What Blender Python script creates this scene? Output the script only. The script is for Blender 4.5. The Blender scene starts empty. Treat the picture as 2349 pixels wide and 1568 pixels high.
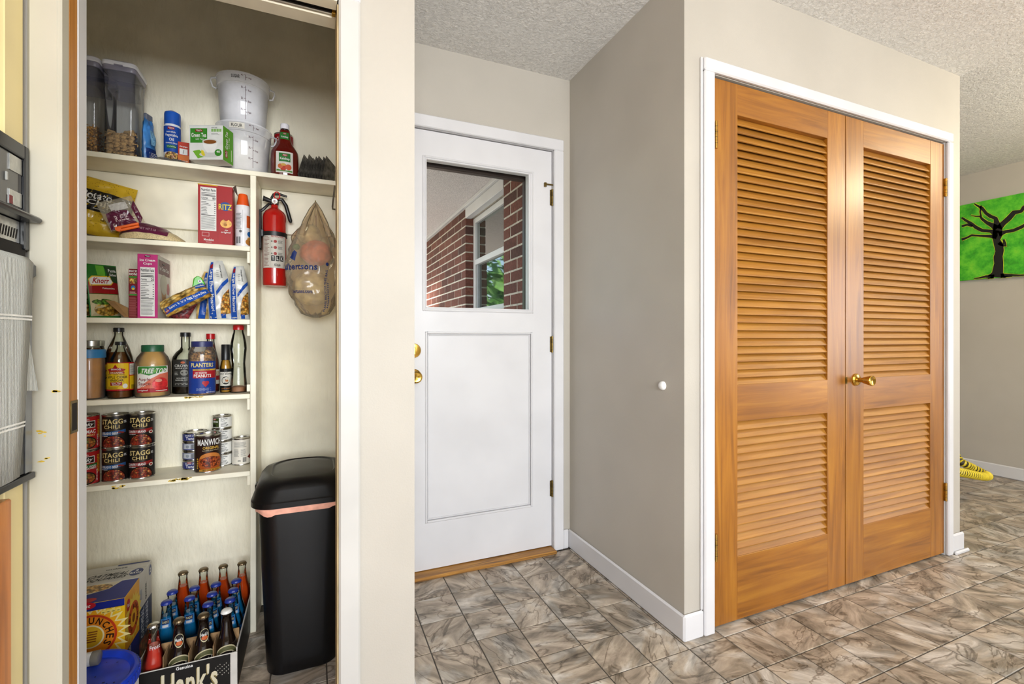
import bpy, bmesh, math, random
from mathutils import Vector, Matrix, noise as mnoise
random.seed(7)
S = bpy.context.scene
C = S.collection
PI = math.pi
# ---------------------------------------------------------------- camera, world, lights, exposure
FPX, YAW, HZ, CAMZ = 1065.2, math.radians(22.951), 773.8, 1.08
cam = bpy.data.cameras.new('camera'); cam.sensor_width = 36.0
cam.lens = 36.0 * FPX / 2349.0; cam.shift_y = -(784 - HZ) / 2349.0; cam.clip_start = 0.02
camo = bpy.data.objects.new('camera', cam); C.objects.link(camo)
camo.location = (0, 0, CAMZ); camo.rotation_euler = (PI / 2, 0, -YAW)
S.camera = camo
S.view_settings.view_transform = 'Standard'; S.view_settings.look = 'None'
S.view_settings.gamma = 1.0; S.view_settings.use_curve_mapping = False
S.view_settings.exposure = 0.42
S.cycles.transparent_max_bounces = 32
W = bpy.data.worlds.new('sky'); S.world = W; W.use_nodes = True
_nt = W.node_tree; _sky = _nt.nodes.new('ShaderNodeTexSky'); _sky.sky_type = 'NISHITA'
_sky.sun_disc = False; _sky.sun_elevation = math.radians(40); _sky.sun_rotation = math.radians(250)
_nt.links.new(_sky.outputs[0], _nt.nodes['Background'].inputs[0]); _nt.nodes['Background'].inputs[1].default_value = 0.35
def lamp(name, kind, loc, rot, power, col, **kw):
    l = bpy.data.lights.new(name, kind); l.energy = power; l.color = col
    for k, v in kw.items(): setattr(l, k, v)
    o = bpy.data.objects.new(name, l); C.objects.link(o); o.location = loc; o.rotation_euler = rot
    return o
SUNROT = Vector((0.62, 0.50, -0.42)).to_track_quat('-Z', 'Y').to_euler()
lamp('sun', 'SUN', (-4, 2, 5), SUNROT, 12.0, (1, .94, .85), angle=math.radians(9))
# daylight entering by the window behind the camera and by the dining-room window
lamp('daylight_south_window', 'AREA', (.35, -2.52, 1.5), (PI / 2, 0, 0), 128, (.93, .96, 1), shape='RECTANGLE', size=2.3, size_y=1.15)
lamp('daylight_east_window', 'AREA', (4.82, -.62, 1.3), (PI / 2, 0, PI / 2), 28, (.93, .96, 1), shape='RECTANGLE', size=1.0, size_y=1.2)
# ---------------------------------------------------------------- pixel helpers (the photograph is 2349 x 1568)
SA, CA = math.sin(YAW), math.cos(YAW)
def ray(px):
    u = (px - 1174.5) / FPX
    return SA + u * CA, CA - u * SA
def XA(px, Y): a, b = ray(px); return Y * a / b
def YX(px, X): a, b = ray(px); return X * b / a
def ZA(px, py, Y): a, b = ray(px); return CAMZ - (py - HZ) / FPX * Y / b
def FL(px, py, z=0.0):
    c = (CAMZ - z) * FPX / (py - HZ); a, b = ray(px); return c * a, c * b
def cyl(p0, p1, Y):
    a0 = math.atan2(*ray(p0)); a1 = math.atan2(*ray(p1)); m = (a0 + a1) / 2
    return Y * math.tan(m), Y / math.cos(m) * math.sin((a1 - a0) / 2)
def facing(x, y): return math.atan2(-x, y)
# ---------------------------------------------------------------- materials
def lin(h):
    h = h.lstrip('#'); out = []
    for i in (0, 2, 4):
        v = int(h[i:i + 2], 16) / 255; out.append(v / 12.92 if v <= .04045 else ((v + .055) / 1.055) ** 2.4)
    return tuple(out) + (1,)
MATS = {}
def newmat(name):
    m = bpy.data.materials.new(name); m.use_nodes = True; MATS[name] = m
    nt = m.node_tree; return m, nt, nt.nodes['Principled BSDF']
def noise_n(nt, scale, detail=3, rough=.5, vec=None, dist=0):
    n = nt.nodes.new('ShaderNodeTexNoise'); n.inputs['Scale'].default_value = scale; n.inputs['Detail'].default_value = detail
    n.inputs['Roughness'].default_value = rough; n.inputs['Distortion'].default_value = dist
    if vec is not None: nt.links.new(vec, n.inputs['Vector'])
    return n
def ocoord(nt, scale=None, rnd=0, swap=False):
    tc = nt.nodes.new('ShaderNodeTexCoord'); v = tc.outputs['Object']
    if rnd:
        oi = nt.nodes.new('ShaderNodeObjectInfo'); ml = nt.nodes.new('ShaderNodeMath'); ml.operation = 'MULTIPLY'; ml.inputs[1].default_value = rnd
        nt.links.new(oi.outputs['Random'], ml.inputs[0])
        ad = nt.nodes.new('ShaderNodeVectorMath'); ad.operation = 'ADD'; nt.links.new(v, ad.inputs[0]); nt.links.new(ml.outputs[0], ad.inputs[1]); v = ad.outputs[0]
    if scale:
        mp = nt.nodes.new('ShaderNodeMapping'); mp.inputs['Scale'].default_value = scale; nt.links.new(v, mp.inputs['Vector']); v = mp.outputs[0]
    return v
def ramp(nt, fac, stops):
    r = nt.nodes.new('ShaderNodeValToRGB'); e = r.color_ramp.elements
    while len(e) < len(stops): e.new(.5)
    for i, (p, c) in enumerate(stops): e[i].position = p; e[i].color = lin(c) if isinstance(c, str) else c
    nt.links.new(fac, r.inputs[0]); return r.outputs[0]
def bump_n(nt, b, height, strength, dist=.01):
    n = nt.nodes.new('ShaderNodeBump'); n.inputs['Strength'].default_value = strength; n.inputs['Distance'].default_value = dist
    nt.links.new(height, n.inputs['Height']); nt.links.new(n.outputs[0], b.inputs['Normal'])
def darker(h, k):
    h = h.lstrip('#'); return '#' + ''.join('%02x' % max(0, min(255, int(int(h[i:i + 2], 16) * k))) for i in (0, 2, 4))
def M(name, col=None, rough=.5, metal=0, var=.06, scale=25, bump=0, bscale=60, coat=0, spec=.5, trans=0, sss=0, bstretch=None):
    """plain painted / printed / moulded material: colour with a slight noise mottle"""
    if name in MATS: return MATS[name]
    m, nt, b = newmat(name)
    v = ocoord(nt); n = noise_n(nt, scale, 2, vec=v)
    c = ramp(nt, n.outputs[0], [(.3, darker(col, 1 - var)), (.7, darker(col, 1 + var))])
    nt.links.new(c, b.inputs['Base Color'])
    b.inputs['Roughness'].default_value = rough; b.inputs['Metallic'].default_value = metal
    b.inputs['Coat Weight'].default_value = coat; b.inputs['Specular IOR Level'].default_value = spec
    b.inputs['Transmission Weight'].default_value = trans
    if bump:
        v2 = ocoord(nt, bstretch) if bstretch else v
        bump_n(nt, b, noise_n(nt, bscale, 4, vec=v2).outputs[0], bump)
    return m
def glassy(name, col, tint=1.0, rough=.03, ior=1.45, veil=0.0, veilcol='#ffffff'):
    """clear plastic or glass: transparent, with Fresnel reflection and a little milky veil"""
    if name in MATS: return MATS[name]
    m, nt, b = newmat(name); nt.nodes.remove(b); out = nt.nodes['Material Output']
    tr = nt.nodes.new('ShaderNodeBsdfTransparent'); tr.inputs[0].default_value = lin(col)
    gl = nt.nodes.new('ShaderNodeBsdfGlossy'); gl.inputs['Roughness'].default_value = rough
    fr = nt.nodes.new('ShaderNodeFresnel'); fr.inputs[0].default_value = ior
    mx = nt.nodes.new('ShaderNodeMixShader'); nt.links.new(fr.outputs[0], mx.inputs[0])
    base = tr.outputs[0]
    if veil:
        df = nt.nodes.new('ShaderNodeBsdfDiffuse'); df.inputs[0].default_value = lin(veilcol)
        m2 = nt.nodes.new('ShaderNodeMixShader')
        n = noise_n(nt, 18, 3, vec=ocoord(nt)); f = nt.nodes.new('ShaderNodeMapRange'); f.inputs[3].default_value = veil * .7; f.inputs[4].default_value = min(1, veil * 1.3)
        nt.links.new(n.outputs[0], f.inputs[0]); nt.links.new(f.outputs[0], m2.inputs[0])
        nt.links.new(base, m2.inputs[1]); nt.links.new(df.outputs[0], m2.inputs[2]); base = m2.outputs[0]
    nt.links.new(base, mx.inputs[1]); nt.links.new(gl.outputs[0], mx.inputs[2]); nt.links.new(mx.outputs[0], out.inputs[0])
    return m
def wood(name, c0, c1, c2, stretch, rough=.3, coat=.4, rnd=20, scale=1.0):
    if name in MATS: return MATS[name]
    m, nt, b = newmat(name)
    v = ocoord(nt, stretch, rnd); n = noise_n(nt, scale, 6, .6, v, 1.2)
    c = ramp(nt, n.outputs[0], [(.28, c0), (.5, c1), (.72, c2)])
    n2 = noise_n(nt, 2.2, 2, .5, ocoord(nt, None, rnd)); c2_ = ramp(nt, n2.outputs[0], [(.3, '#c8c0b4'), (.65, '#ffffff')])
    mm = nt.nodes.new('ShaderNodeMixRGB'); mm.blend_type = 'MULTIPLY'; mm.inputs[0].default_value = .55
    nt.links.new(c, mm.inputs[1]); nt.links.new(c2_, mm.inputs[2]); nt.links.new(mm.outputs[0], b.inputs['Base Color'])
    b.inputs['Roughness'].default_value = rough; b.inputs['Coat Weight'].default_value = coat; b.inputs['Coat Roughness'].default_value = .3
    bump_n(nt, b, n.outputs[0], .05)
    return m
def cellmat(name, scale, stops, rough=.35, stretch=None):
    """flat food print: voronoi cells in several tones"""
    if name in MATS: return MATS[name]
    m, nt, b = newmat(name); v = ocoord(nt, stretch)
    n0 = noise_n(nt, scale * .6, 2, vec=v); ad = nt.nodes.new('ShaderNodeVectorMath'); ad.operation = 'MULTIPLY_ADD'
    nt.links.new(n0.outputs[1], ad.inputs[0]); ad.inputs[1].default_value = (.6 / scale,) * 3; nt.links.new(v, ad.inputs[2])
    vo = nt.nodes.new('ShaderNodeTexVoronoi'); vo.inputs['Scale'].default_value = scale; nt.links.new(ad.outputs[0], vo.inputs['Vector'])
    sp = nt.nodes.new('ShaderNodeSeparateColor'); nt.links.new(vo.outputs['Color'], sp.inputs[0])
    c = ramp(nt, sp.outputs[0], stops)
    d = ramp(nt, vo.outputs['Distance'], [(.25, '#ffffff'), (.75, '#555050')])
    mm = nt.nodes.new('ShaderNodeMixRGB'); mm.blend_type = 'MULTIPLY'; mm.inputs[0].default_value = .9
    nt.links.new(c, mm.inputs[1]); nt.links.new(d, mm.inputs[2]); nt.links.new(mm.outputs[0], b.inputs['Base Color'])
    b.inputs['Roughness'].default_value = rough
    return m
# ---------------------------------------------------------------- mesh builders
class MB:
    def __init__(s): s.v = []; s.f = []
    def quad(s, a, b, c, d):
        n = len(s.v); s.v += [a, b, c, d]; s.f.append((n, n + 1, n + 2, n + 3)); return s
    def box(s, x0, y0, z0, x1, y1, z1):
        n = len(s.v)
        s.v += [(x0, y0, z0), (x1, y0, z0), (x1, y1, z0), (x0, y1, z0), (x0, y0, z1), (x1, y0, z1), (x1, y1, z1), (x0, y1, z1)]
        for q in ((0, 3, 2, 1), (4, 5, 6, 7), (0, 1, 5, 4), (1, 2, 6, 5), (2, 3, 7, 6), (3, 0, 4, 7)): s.f.append(tuple(n + i for i in q))
        return s
    def lathe(s, prof, seg=24, cx=0, cy=0, sx=1, sy=1, cap0=True, cap1=True):
        n = len(s.v); k = len(prof)
        for r, z in prof:
            for i in range(seg):
                a = 2 * PI * i / seg; s.v.append((cx + r * math.cos(a) * sx, cy + r * math.sin(a) * sy, z))
        for j in range(k - 1):
            for i in range(seg):
                i2 = (i + 1) % seg; s.f.append((n + j * seg + i, n + j * seg + i2, n + (j + 1) * seg + i2, n + (j + 1) * seg + i))
        if cap0: s.f.append(tuple(n + i for i in reversed(range(seg))))
        if cap1: s.f.append(tuple(n + (k - 1) * seg + i for i in range(seg)))
        return s
    def rings(s, rings, cap0=True, cap1=True, closed=True):
        n = len(s.v); m = len(rings[0])
        for r in rings: s.v += [tuple(p) for p in r]
        for j in range(len(rings) - 1):
            for i in range(m if closed else m - 1):
                i2 = (i + 1) % m; s.f.append((n + j * m + i, n + j * m + i2, n + (j + 1) * m + i2, n + (j + 1) * m + i))
        if cap0: s.f.append(tuple(n + i for i in reversed(range(m))))
        if cap1: s.f.append(tuple(n + (len(rings) - 1) * m + i for i in range(m)))
        return s
    def tube(s, pts, r, seg=8):
        pts = [Vector(p) for p in pts]; rings = []; up = None
        for i, p in enumerate(pts):
            d = (pts[min(i + 1, len(pts) - 1)] - pts[max(i - 1, 0)]).normalized()
            if up is None:
                up = Vector((0, 0, 1)) if abs(d.z) < .9 else Vector((1, 0, 0))
            up = (up - d * up.dot(d)).normalized(); sd = d.cross(up)
            rr = r[i] if isinstance(r, (list, tuple)) else r
            rings.append([p + (up * math.sin(2 * PI * k / seg) + sd * math.cos(2 * PI * k / seg)) * rr for k in range(seg)])
        return s.rings(rings)
    def prism(s, poly, fn0, fn1):
        a = [fn0(*p) for p in poly]; b = [fn1(*p) for p in poly]; return s.rings([a, b])
    def build(s, name, mat, parent=None, bevel=0, smooth=False, loc=None, kind=None, bseg=1):
        me = bpy.data.meshes.new(name); me.from_pydata([tuple(v) for v in s.v], [], s.f)
        bm = bmesh.new(); bm.from_mesh(me)
        bmesh.ops.recalc_face_normals(bm, faces=bm.faces)
        if bevel:
            bmesh.ops.bevel(bm, geom=[e for e in bm.edges if len(e.link_faces) == 2 and e.calc_face_angle(0) > .5], offset=bevel, segments=bseg, affect='EDGES', clamp_overlap=True)
        bm.to_mesh(me); bm.free()
        me.materials.append(mat)
        if smooth:
            me.shade_smooth()
            me.set_sharp_from_angle(angle=math.radians(smooth if smooth is not True else 40))
        o = bpy.data.objects.new(name, me); C.objects.link(o)
        if parent is not None: o.parent = parent
        if loc is not None: o.location = loc
        if kind: o['kind'] = kind
        return o
def box(name, mat, b, parent=None, bevel=0, **kw): return MB().box(*b).build(name, mat, parent, bevel, **kw)
def lath(name, mat, prof, parent=None, seg=24, smooth=35, **kw):
    return MB().lathe(prof, seg, **kw).build(name, mat, parent, smooth=smooth)
def tag(o, label, cat=None, group=None, kind=None):
    o['label'] = label
    if cat: o['category'] = cat
    if group: o['group'] = group
    if kind: o['kind'] = kind
    return o
def thing(name, label, cat, loc=(0, 0, 0), rz=0, group=None, rot=None):
    o = bpy.data.objects.new(name, None); C.objects.link(o); o.empty_display_size = .05
    o.location = loc; o.rotation_euler = rot if rot else (0, 0, rz)
    return tag(o, label, cat, group)
def copytree(o, parent=None, **kw):
    c = o.copy(); C.objects.link(c); c.parent = parent
    for ch in list(o.children): copytree(ch, c)
    return c
def inst(o, name, loc, parent=None, rot=None):
    c = o.copy(); C.objects.link(c); c.location = loc
    if parent is not None: c.parent = parent
    if rot is not None: c.rotation_euler = rot
    return c
# ---------------------------------------------------------------- printing on surfaces
TG = {}
def tgeo(s, bold):
    bold = min(bold, .022)
    if (s, bold) in TG: return TG[(s, bold)]
    cu = bpy.data.curves.new('t', 'FONT'); cu.body = s; cu.resolution_u = 2; cu.offset = bold; cu.space_character = 1.0 + bold * 2
    o = bpy.data.objects.new('t', cu); C.objects.link(o)
    dg = bpy.context.evaluated_depsgraph_get()
    me = bpy.data.meshes.new_from_object(o.evaluated_get(dg))
    vs = [(v.co.x, v.co.y) for v in me.vertices]; fs = [tuple(p.vertices) for p in me.polygons]
    bpy.data.objects.remove(o); bpy.data.curves.remove(cu); bpy.data.meshes.remove(me)
    xs = [v[0] for v in vs] or [0, 1]; ys = [v[1] for v in vs] or [0, 1]
    TG[(s, bold)] = (vs, fs, (min(xs), min(ys), max(xs), max(ys)))
    return TG[(s, bold)]
LAY = .00028
TINY = {'lettering', 'small_print', 'barcode', 'dot_print', 'scale_print', 'rule', 'nutrition_icon', 'nutrition_icon_mark', 'icon', 'honey_dipper_print', 'tree_silhouette', 'painted_glow', 'icon_circle', 'icon_red', 'class_icon', 'leaf_art', 'label_stripe'}
class Print:
    """flat print laid on a surface; fn(u, v, h) gives the point at height h above it"""
    def __init__(s, parent, fn): s.p = parent; s.fn = fn; s.d = {}; s.n = 0
    def _m(s, name, mat):
        s.n += 1
        return s.d.setdefault((name, mat.name, 0 if name in TINY else s.n), (MB(), mat))[0]
    def grid(s, name, mat, u0, v0, u1, v1, layer=1, nu=8, nv=1):
        m = s._m(name, mat); n = len(m.v)
        for j in range(nv + 1):
            for i in range(nu + 1): m.v.append(s.fn(u0 + (u1 - u0) * i / nu, v0 + (v1 - v0) * j / nv, layer * LAY))
        for j in range(nv):
            for i in range(nu): a = n + j * (nu + 1) + i; m.f.append((a, a + 1, a + nu + 2, a + nu + 1))
        return s
    rect = grid
    def ell(s, name, mat, cu, cv, ru, rv, layer=1, seg=24, rg=3, a0=0, a1=2 * PI):
        m = s._m(name, mat); n = len(m.v); m.v.append(s.fn(cu, cv, layer * LAY))
        full = abs(a1 - a0 - 2 * PI) < 1e-6; k = seg if full else seg + 1
        for j in range(1, rg + 1):
            for i in range(k):
                a = a0 + (a1 - a0) * i / seg; m.v.append(s.fn(cu + ru * j / rg * math.cos(a), cv + rv * j / rg * math.sin(a), layer * LAY))
        for i in range(seg):
            i2 = (i + 1) % k; m.f.append((n, n + 1 + i, n + 1 + i2))
            for j in range(rg - 1):
                a = n + 1 + j * k; m.f.append((a + i, a + k + i, a + k + i2, a + i2))
        return s
    def poly(s, name, mat, pts, layer=1, rg=4):
        q = []
        for i in range(len(pts)):
            a, b = pts[i], pts[(i + 1) % len(pts)]; n = max(1, int(math.hypot(b[0] - a[0], b[1] - a[1]) / .006))
            q += [(a[0] + (b[0] - a[0]) * k / n, a[1] + (b[1] - a[1]) * k / n) for k in range(n)]
        m = s._m(name, mat); n = len(m.v); cu = sum(p[0] for p in pts) / len(pts); cv = sum(p[1] for p in pts) / len(pts); k = len(q)
        m.v.append(s.fn(cu, cv, layer * LAY))
        for j in range(1, rg + 1): m.v += [s.fn(cu + (p[0] - cu) * j / rg, cv + (p[1] - cv) * j / rg, layer * LAY) for p in q]
        for i in range(k):
            i2 = (i + 1) % k; m.f.append((n, n + 1 + i, n + 1 + i2))
            for j in range(rg - 1): a = n + 1 + j * k; m.f.append((a + i, a + k + i, a + k + i2, a + i2))
        return s
    def arc(s, mat, t, cu, cv, R, a0, a1, h, layer=3, bold=.05, name='lettering'):
        """letters set along an arc, read clockwise from angle a0 to a1"""
        for i, ch in enumerate(t):
            if ch == ' ': continue
            vs, fs, (ax, ay, bx, by) = tgeo(ch, bold); am = a0 + (a1 - a0) * (i + .5) / len(t); w = abs(a1 - a0) / len(t) * R * .84
            if ch in 'I1l': w *= .35
            m = s._m(name, mat); n = len(m.v); er = (math.cos(am), math.sin(am)); et = (math.sin(am), -math.cos(am))
            for x, y in vs:
                a = ((x - ax) / max(1e-6, bx - ax) - .5) * w; b = ((y - ay) / max(1e-6, by - ay)) * h
                m.v.append(s.fn(cu + er[0] * (R + b) + et[0] * a, cv + er[1] * (R + b) + et[1] * a, layer * LAY))
            m.f += [tuple(n + q for q in f) for f in fs]
        return s
    def star(s, name, mat, cu, cv, r0, r1, k, layer=1):
        pts = []
        m = s._m(name, mat); n = len(m.v); m.v.append(s.fn(cu, cv, layer * LAY))
        for i in range(2 * k):
            a = PI * i / k; r = r1 if i % 2 else r0; m.v.append(s.fn(cu + r * math.cos(a), cv + r * math.sin(a), layer * LAY))
        for i in range(2 * k): m.f.append((n, n + 1 + i, n + 1 + (i + 1) % (2 * k)))
        return s
    def text(s, mat, t, u0, v0, u1, v1, layer=2, rot=0, bold=.02, slant=0, name='lettering'):
        vs, fs, (ax, ay, bx, by) = tgeo(t, bold); m = s._m(name, mat); n = len(m.v)
        for x, y in vs:
            a = (x - ax) / max(1e-6, bx - ax); b = (y - ay) / max(1e-6, by - ay); a = a * (1 - slant) + slant * b
            if rot == 90: a, b = 1 - b, a
            elif rot == -90: a, b = b, 1 - a
            m.v.append(s.fn(u0 + (u1 - u0) * a, v0 + (v1 - v0) * b, layer * LAY))
        m.f += [tuple(n + i for i in f) for f in fs]
        return s
    def lines(s, mat, u0, v0, u1, v1, n, layer=2, fill=.45, rag=.25, name='small_print', seed=1):
        rr = random.Random(seed); dv = (v1 - v0) / n
        for i in range(n):
            e = u1 - (u1 - u0) * rr.random() * rag
            s.grid(name, mat, u0, v0 + dv * i, e, v0 + dv * (i + fill), layer, 4)
        return s
    def bars(s, mat, u0, v0, u1, v1, n=14, layer=2, seed=3, vert=True):
        rr = random.Random(seed); w = (u1 - u0) / n
        for i in range(n):
            if rr.random() < .75:
                k = w * (.3 + .6 * rr.random()); s.grid('barcode', mat, u0 + w * i, v0, u0 + w * i + k, v1, layer, 1)
        return s
    def done(s):
        for (name, _, _), (m, mat) in s.d.items():
            if m.f: m.build(name, mat, s.p, kind='stuff' if name in TINY else None)
def on_cyl(R, off=0):
    Rf = R if callable(R) else (lambda v: R)
    R0 = Rf(0) if not callable(R) else None
    def fn(u, v, h):
        r = Rf(v); a = off + u / (R0 or r); r += h
        return (r * math.sin(a), -r * math.cos(a), v)
    return fn
def on_front(x0, y, z0): return lambda u, v, h: (x0 + u, y - h, z0 + v)
def on_side(x, y0, z0): return lambda u, v, h: (x + h, y0 + u, z0 + v)
def on_top(x0, y0, z): return lambda u, v, h: (x0 + u, y0 + v, z + h)
def tint(hexc, rough=.4): return M('print_' + hexc.lstrip('#'), darker(hexc, .9), rough, var=.03, spec=.25)
BLK, WHT, YEL, RED = '#141414', '#f4f3ee', '#f3c51b', '#b01a20'
# ================================================================ the setting
HC = 2.4065; YF = 1.285; YFB = 1.39; YB = 2.095; YPB = 2.12; XH = 1.2113; XE = 3.014; XW = 4.9
m_wall = M('greige_wall_paint', '#b3ada3', .55, var=.02, scale=3, bump=.06, bscale=220)
m_pwall = M('cream_textured_plaster', '#f0e9d2', .6, var=.04, scale=6, bump=.55, bscale=55, bstretch=(1, 1, .35))
m_white = M('white_trim_paint', '#d0cfd1', .35, var=.015, scale=5)
m_cream = M('cream_shelf_paint', '#f0ead4', .42, var=.05, scale=9)
m_brass = M('brass', '#c9a04a', .18, 1, var=.1)
m_oldbrass = M('dull_dark_brass', '#7d6a3c', .35, 1, var=.2)
m_dark = M('dark_gap', '#15110d', .8)
def ceil_mat():
    m, nt, b = newmat('popcorn_ceiling'); b.inputs['Base Color'].default_value = lin('#d6d4cf'); b.inputs['Roughness'].default_value = .85
    v = ocoord(nt); n = noise_n(nt, 75, 5, .62, v, .4); c = ramp(nt, n.outputs[0], [(.35, '#d6d4d0'), (.65, '#f0eeea')])
    nt.links.new(c, b.inputs['Base Color']); bump_n(nt, b, n.outputs[0], .9, .012); return m
m_ceil = ceil_mat()
def struct(name, label, mb, mat, bevel=0, cat='wall', **kw):
    return tag(mb.build(name, mat, None, bevel, **kw), label, cat, None, 'structure')
# floor : base slab and tiles
def tile_mat():
    m, nt, b = newmat('slate_look_vinyl_tile')
    v = ocoord(nt, None, 37.0)
    oi = nt.nodes.new('ShaderNodeObjectInfo'); vr = nt.nodes.new('ShaderNodeVectorRotate'); vr.rotation_type = 'Z_AXIS'
    mt = nt.nodes.new('ShaderNodeMath'); mt.operation = 'MULTIPLY_ADD'; mt.inputs[1].default_value = 2.4; mt.inputs[2].default_value = -1.0
    nt.links.new(oi.outputs['Random'], mt.inputs[0]); nt.links.new(mt.outputs[0], vr.inputs['Angle']); nt.links.new(v, vr.inputs['Vector'])
    mp = nt.nodes.new('ShaderNodeMapping'); mp.inputs['Scale'].default_value = (1, 2.2, 1); nt.links.new(vr.outputs[0], mp.inputs[0]); v = mp.outputs[0]
    n1 = noise_n(nt, 6.0, 9, .64, v, .9)
    c1 = ramp(nt, n1.outputs[0], [(.3, '#625c55'), (.42, '#8d867c'), (.54, '#b4aba0'), (.68, '#d6cfc5')])
    n2 = noise_n(nt, 4.5, 3, .5, v, .8); c2 = ramp(nt, n2.outputs[0], [(.42, '#ffffff'), (.5, '#d8c09a'), (.62, '#c2a072')])
    mm = nt.nodes.new('ShaderNodeMixRGB'); mm.blend_type = 'MULTIPLY'; mm.inputs[0].default_value = .42; nt.links.new(c1, mm.inputs[1]); nt.links.new(c2, mm.inputs[2])
    n3 = noise_n(nt, 3.4, 5, .5, v, 1.2); ab = nt.nodes.new('ShaderNodeMath'); ab.operation = 'SUBTRACT'; ab.inputs[1].default_value = .5; nt.links.new(n3.outputs[0], ab.inputs[0])
    a2 = nt.nodes.new('ShaderNodeMath'); a2.operation = 'ABSOLUTE'; nt.links.new(ab.outputs[0], a2.inputs[0])
    c3 = ramp(nt, a2.outputs[0], [(.0, '#6a6058'), (.008, '#b8b0a6'), (.02, '#ffffff')])
    m3 = nt.nodes.new('ShaderNodeMixRGB'); m3.blend_type = 'MULTIPLY'; m3.inputs[0].default_value = .7; nt.links.new(mm.outputs[0], m3.inputs[1]); nt.links.new(c3, m3.inputs[2])
    nt.links.new(m3.outputs[0], b.inputs['Base Color']); b.inputs['Roughness'].default_value = .36
    bump_n(nt, b, n1.outputs[0], .12, .004); return m
m_tile = tile_mat(); m_grout = M('grey_tile_joint', '#4a443d', .6)
floor = struct('floor', 'slate-look square tile floor in grey and brown', MB().box(-1.3, -2.7, -.06, 5.0, 3.1, -.0025), m_grout, cat='floor')
GX, GY, GS, GT = .3655, 2.0705, .1657, .1654
near, far = [], []
for i in range(-11, 29):
    for j in range(-6, 29):
        x0, y1 = GX + i * GS, GY - j * GT; x1, y0 = x0 + GS, y1 - GT; cx_, cy_ = (x0 + x1) / 2, (y0 + y1) / 2
        if x0 < -1.25 or x1 > XW + .15 or y0 < -2.6 or y1 > 3.0: continue
        if cy_ > YB - .02 and cx_ < XE: continue
        if cy_ > YF + .05 and XH < x0 and x1 < XE: continue
        c = cx_ * SA + cy_ * CA; vis = False
        if c > .3:
            px = 1174.5 + FPX * (cx_ * CA - cy_ * SA) / c; py = HZ + CAMZ * FPX / c
            vis = 150 < px < 2420 and py < 1640
            if cy_ > YF and cx_ > XE and cx_ * YF / cy_ < XE - .05: vis = False
            if cx_ < .2 and cy_ > YF - .1 and px > 640: vis = False
            if cx_ < -.25 and cy_ > YF - .1: vis = False
        (near if vis else far).append((c, cx_, cy_))
near.sort(); far += near[300:]; near = near[:300]
def tile_mesh(mb, cx_, cy_):
    a, b_, g = GS / 2 - .0021, GT / 2 - .0021, .0012; n = len(mb.v)
    mb.v += [(cx_ + sx * (a - k), cy_ + sy * (b_ - k), z) for k, z in ((0, -.0025), (0, -.0007), (g, 0)) for sx, sy in ((-1, -1), (1, -1), (1, 1), (-1, 1))]
    for k in (0, 4):
        for q in range(4): mb.f.append((n + k + q, n + k + (q + 1) % 4, n + k + 4 + (q + 1) % 4, n + k + 4 + q))
    mb.f.append((n + 8, n + 9, n + 10, n + 11))
mb = MB(); tile_mesh(mb, 0, 0); t0 = mb.build('floor_tile', m_tile, floor)
for k, (_, a, b_) in enumerate(near):
    o = t0 if k == 0 else inst(t0, 'floor_tile', (0, 0, 0), floor); o.location = (a, b_, 0)
mb = MB()
for _, a, b_ in far: tile_mesh(mb, a, b_)
mb.build('floor_tile_field', m_tile, floor, kind='stuff')
struct('ceiling', 'white popcorn textured ceiling', MB().box(-1.3, -2.7, HC, 5.0, 3.1, HC + .1), m_ceil, cat='ceiling')
# walls
XL, XR, HH = -.4928, .0517, 1.943
struct('wall_north_left', 'greige wall around the pantry opening', MB().box(-1.2, YF, 0, XL - .012, YFB, HC).box(XR + .003, YF, 0, .252, YFB, HC).box(XL - .012, YF, HH + .012, XR + .003, YFB, HC), m_wall)
struct('wall_hall_left', 'side wall between pantry and entry hall', MB().box(.14, YFB, 0, .252, 2.25, HC), m_wall)
struct('wall_pantry_back', 'cream rough plaster wall at the back of the pantry', MB().box(-1.2, YPB, 0, .14, 2.25, HC), m_pwall)
struct('wall_pantry_left', 'cream plaster left end wall of the pantry', MB().box(-.92, YFB, 0, -.86, YPB, HC), m_pwall)
struct('wall_pantry_right', 'cream plaster right end wall of the pantry', MB().box(.125, YFB, 0, .14, YPB, HC), m_pwall)
struct('wall_entry', 'greige wall around the white entry door', MB().box(.252, YB, 0, .325, 2.25, HC).box(1.128, YB, 0, XE - .09, 2.25, HC).box(.325, YB, 2.045, 1.128, 2.25, HC), m_wall)
struct('wall_hall_right', 'greige side wall of the entry hall with door bumper', MB().box(XH, YFB, 0, XH + .1, YB, HC), m_wall)
struct('wall_north_right', 'pale greige wall around the louvered closet doors', MB().box(XH, YF, 0, 1.345, YFB, HC).box(2.884, YF, 0, XE, YFB, HC).box(1.345, YF, 2.047, 2.884, YFB, HC), m_wall)
struct('wall_closet_right', 'greige closet end wall facing the dining room', MB().box(XE - .09, YFB, 0, XE, 3.1, HC), m_wall)
struct('wall_dining_back', 'greige back wall of the dining room', MB().box(XE, 3.0, 0, XW, 3.1, HC), m_wall)
struct('wall_east', 'greige dining room wall carrying the green tree picture', MB().box(XW, -2.6, 0, 5.0, -1.15, HC).box(XW, -.1, 0, 5.0, 3.1, HC).box(XW, -1.15, 0, 5.0, -.1, .62).box(XW, -1.15, 1.95, 5.0, -.1, HC), m_wall)
struct('wall_south', 'kitchen wall with a window behind the camera', MB().box(-1.3, -2.7, 0, -.85, -2.6, HC).box(1.55, -2.7, 0, 5.0, -2.6, HC).box(-.85, -2.7, 0, 1.55, -2.6, .88).box(-.85, -2.7, 2.1, 1.55, -2.6, HC), m_wall)
struct('wall_west', 'kitchen wall behind the oven cabinet', MB().box(-1.3, -2.6, 0, -1.2, 2.25, HC), m_wall)
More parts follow.
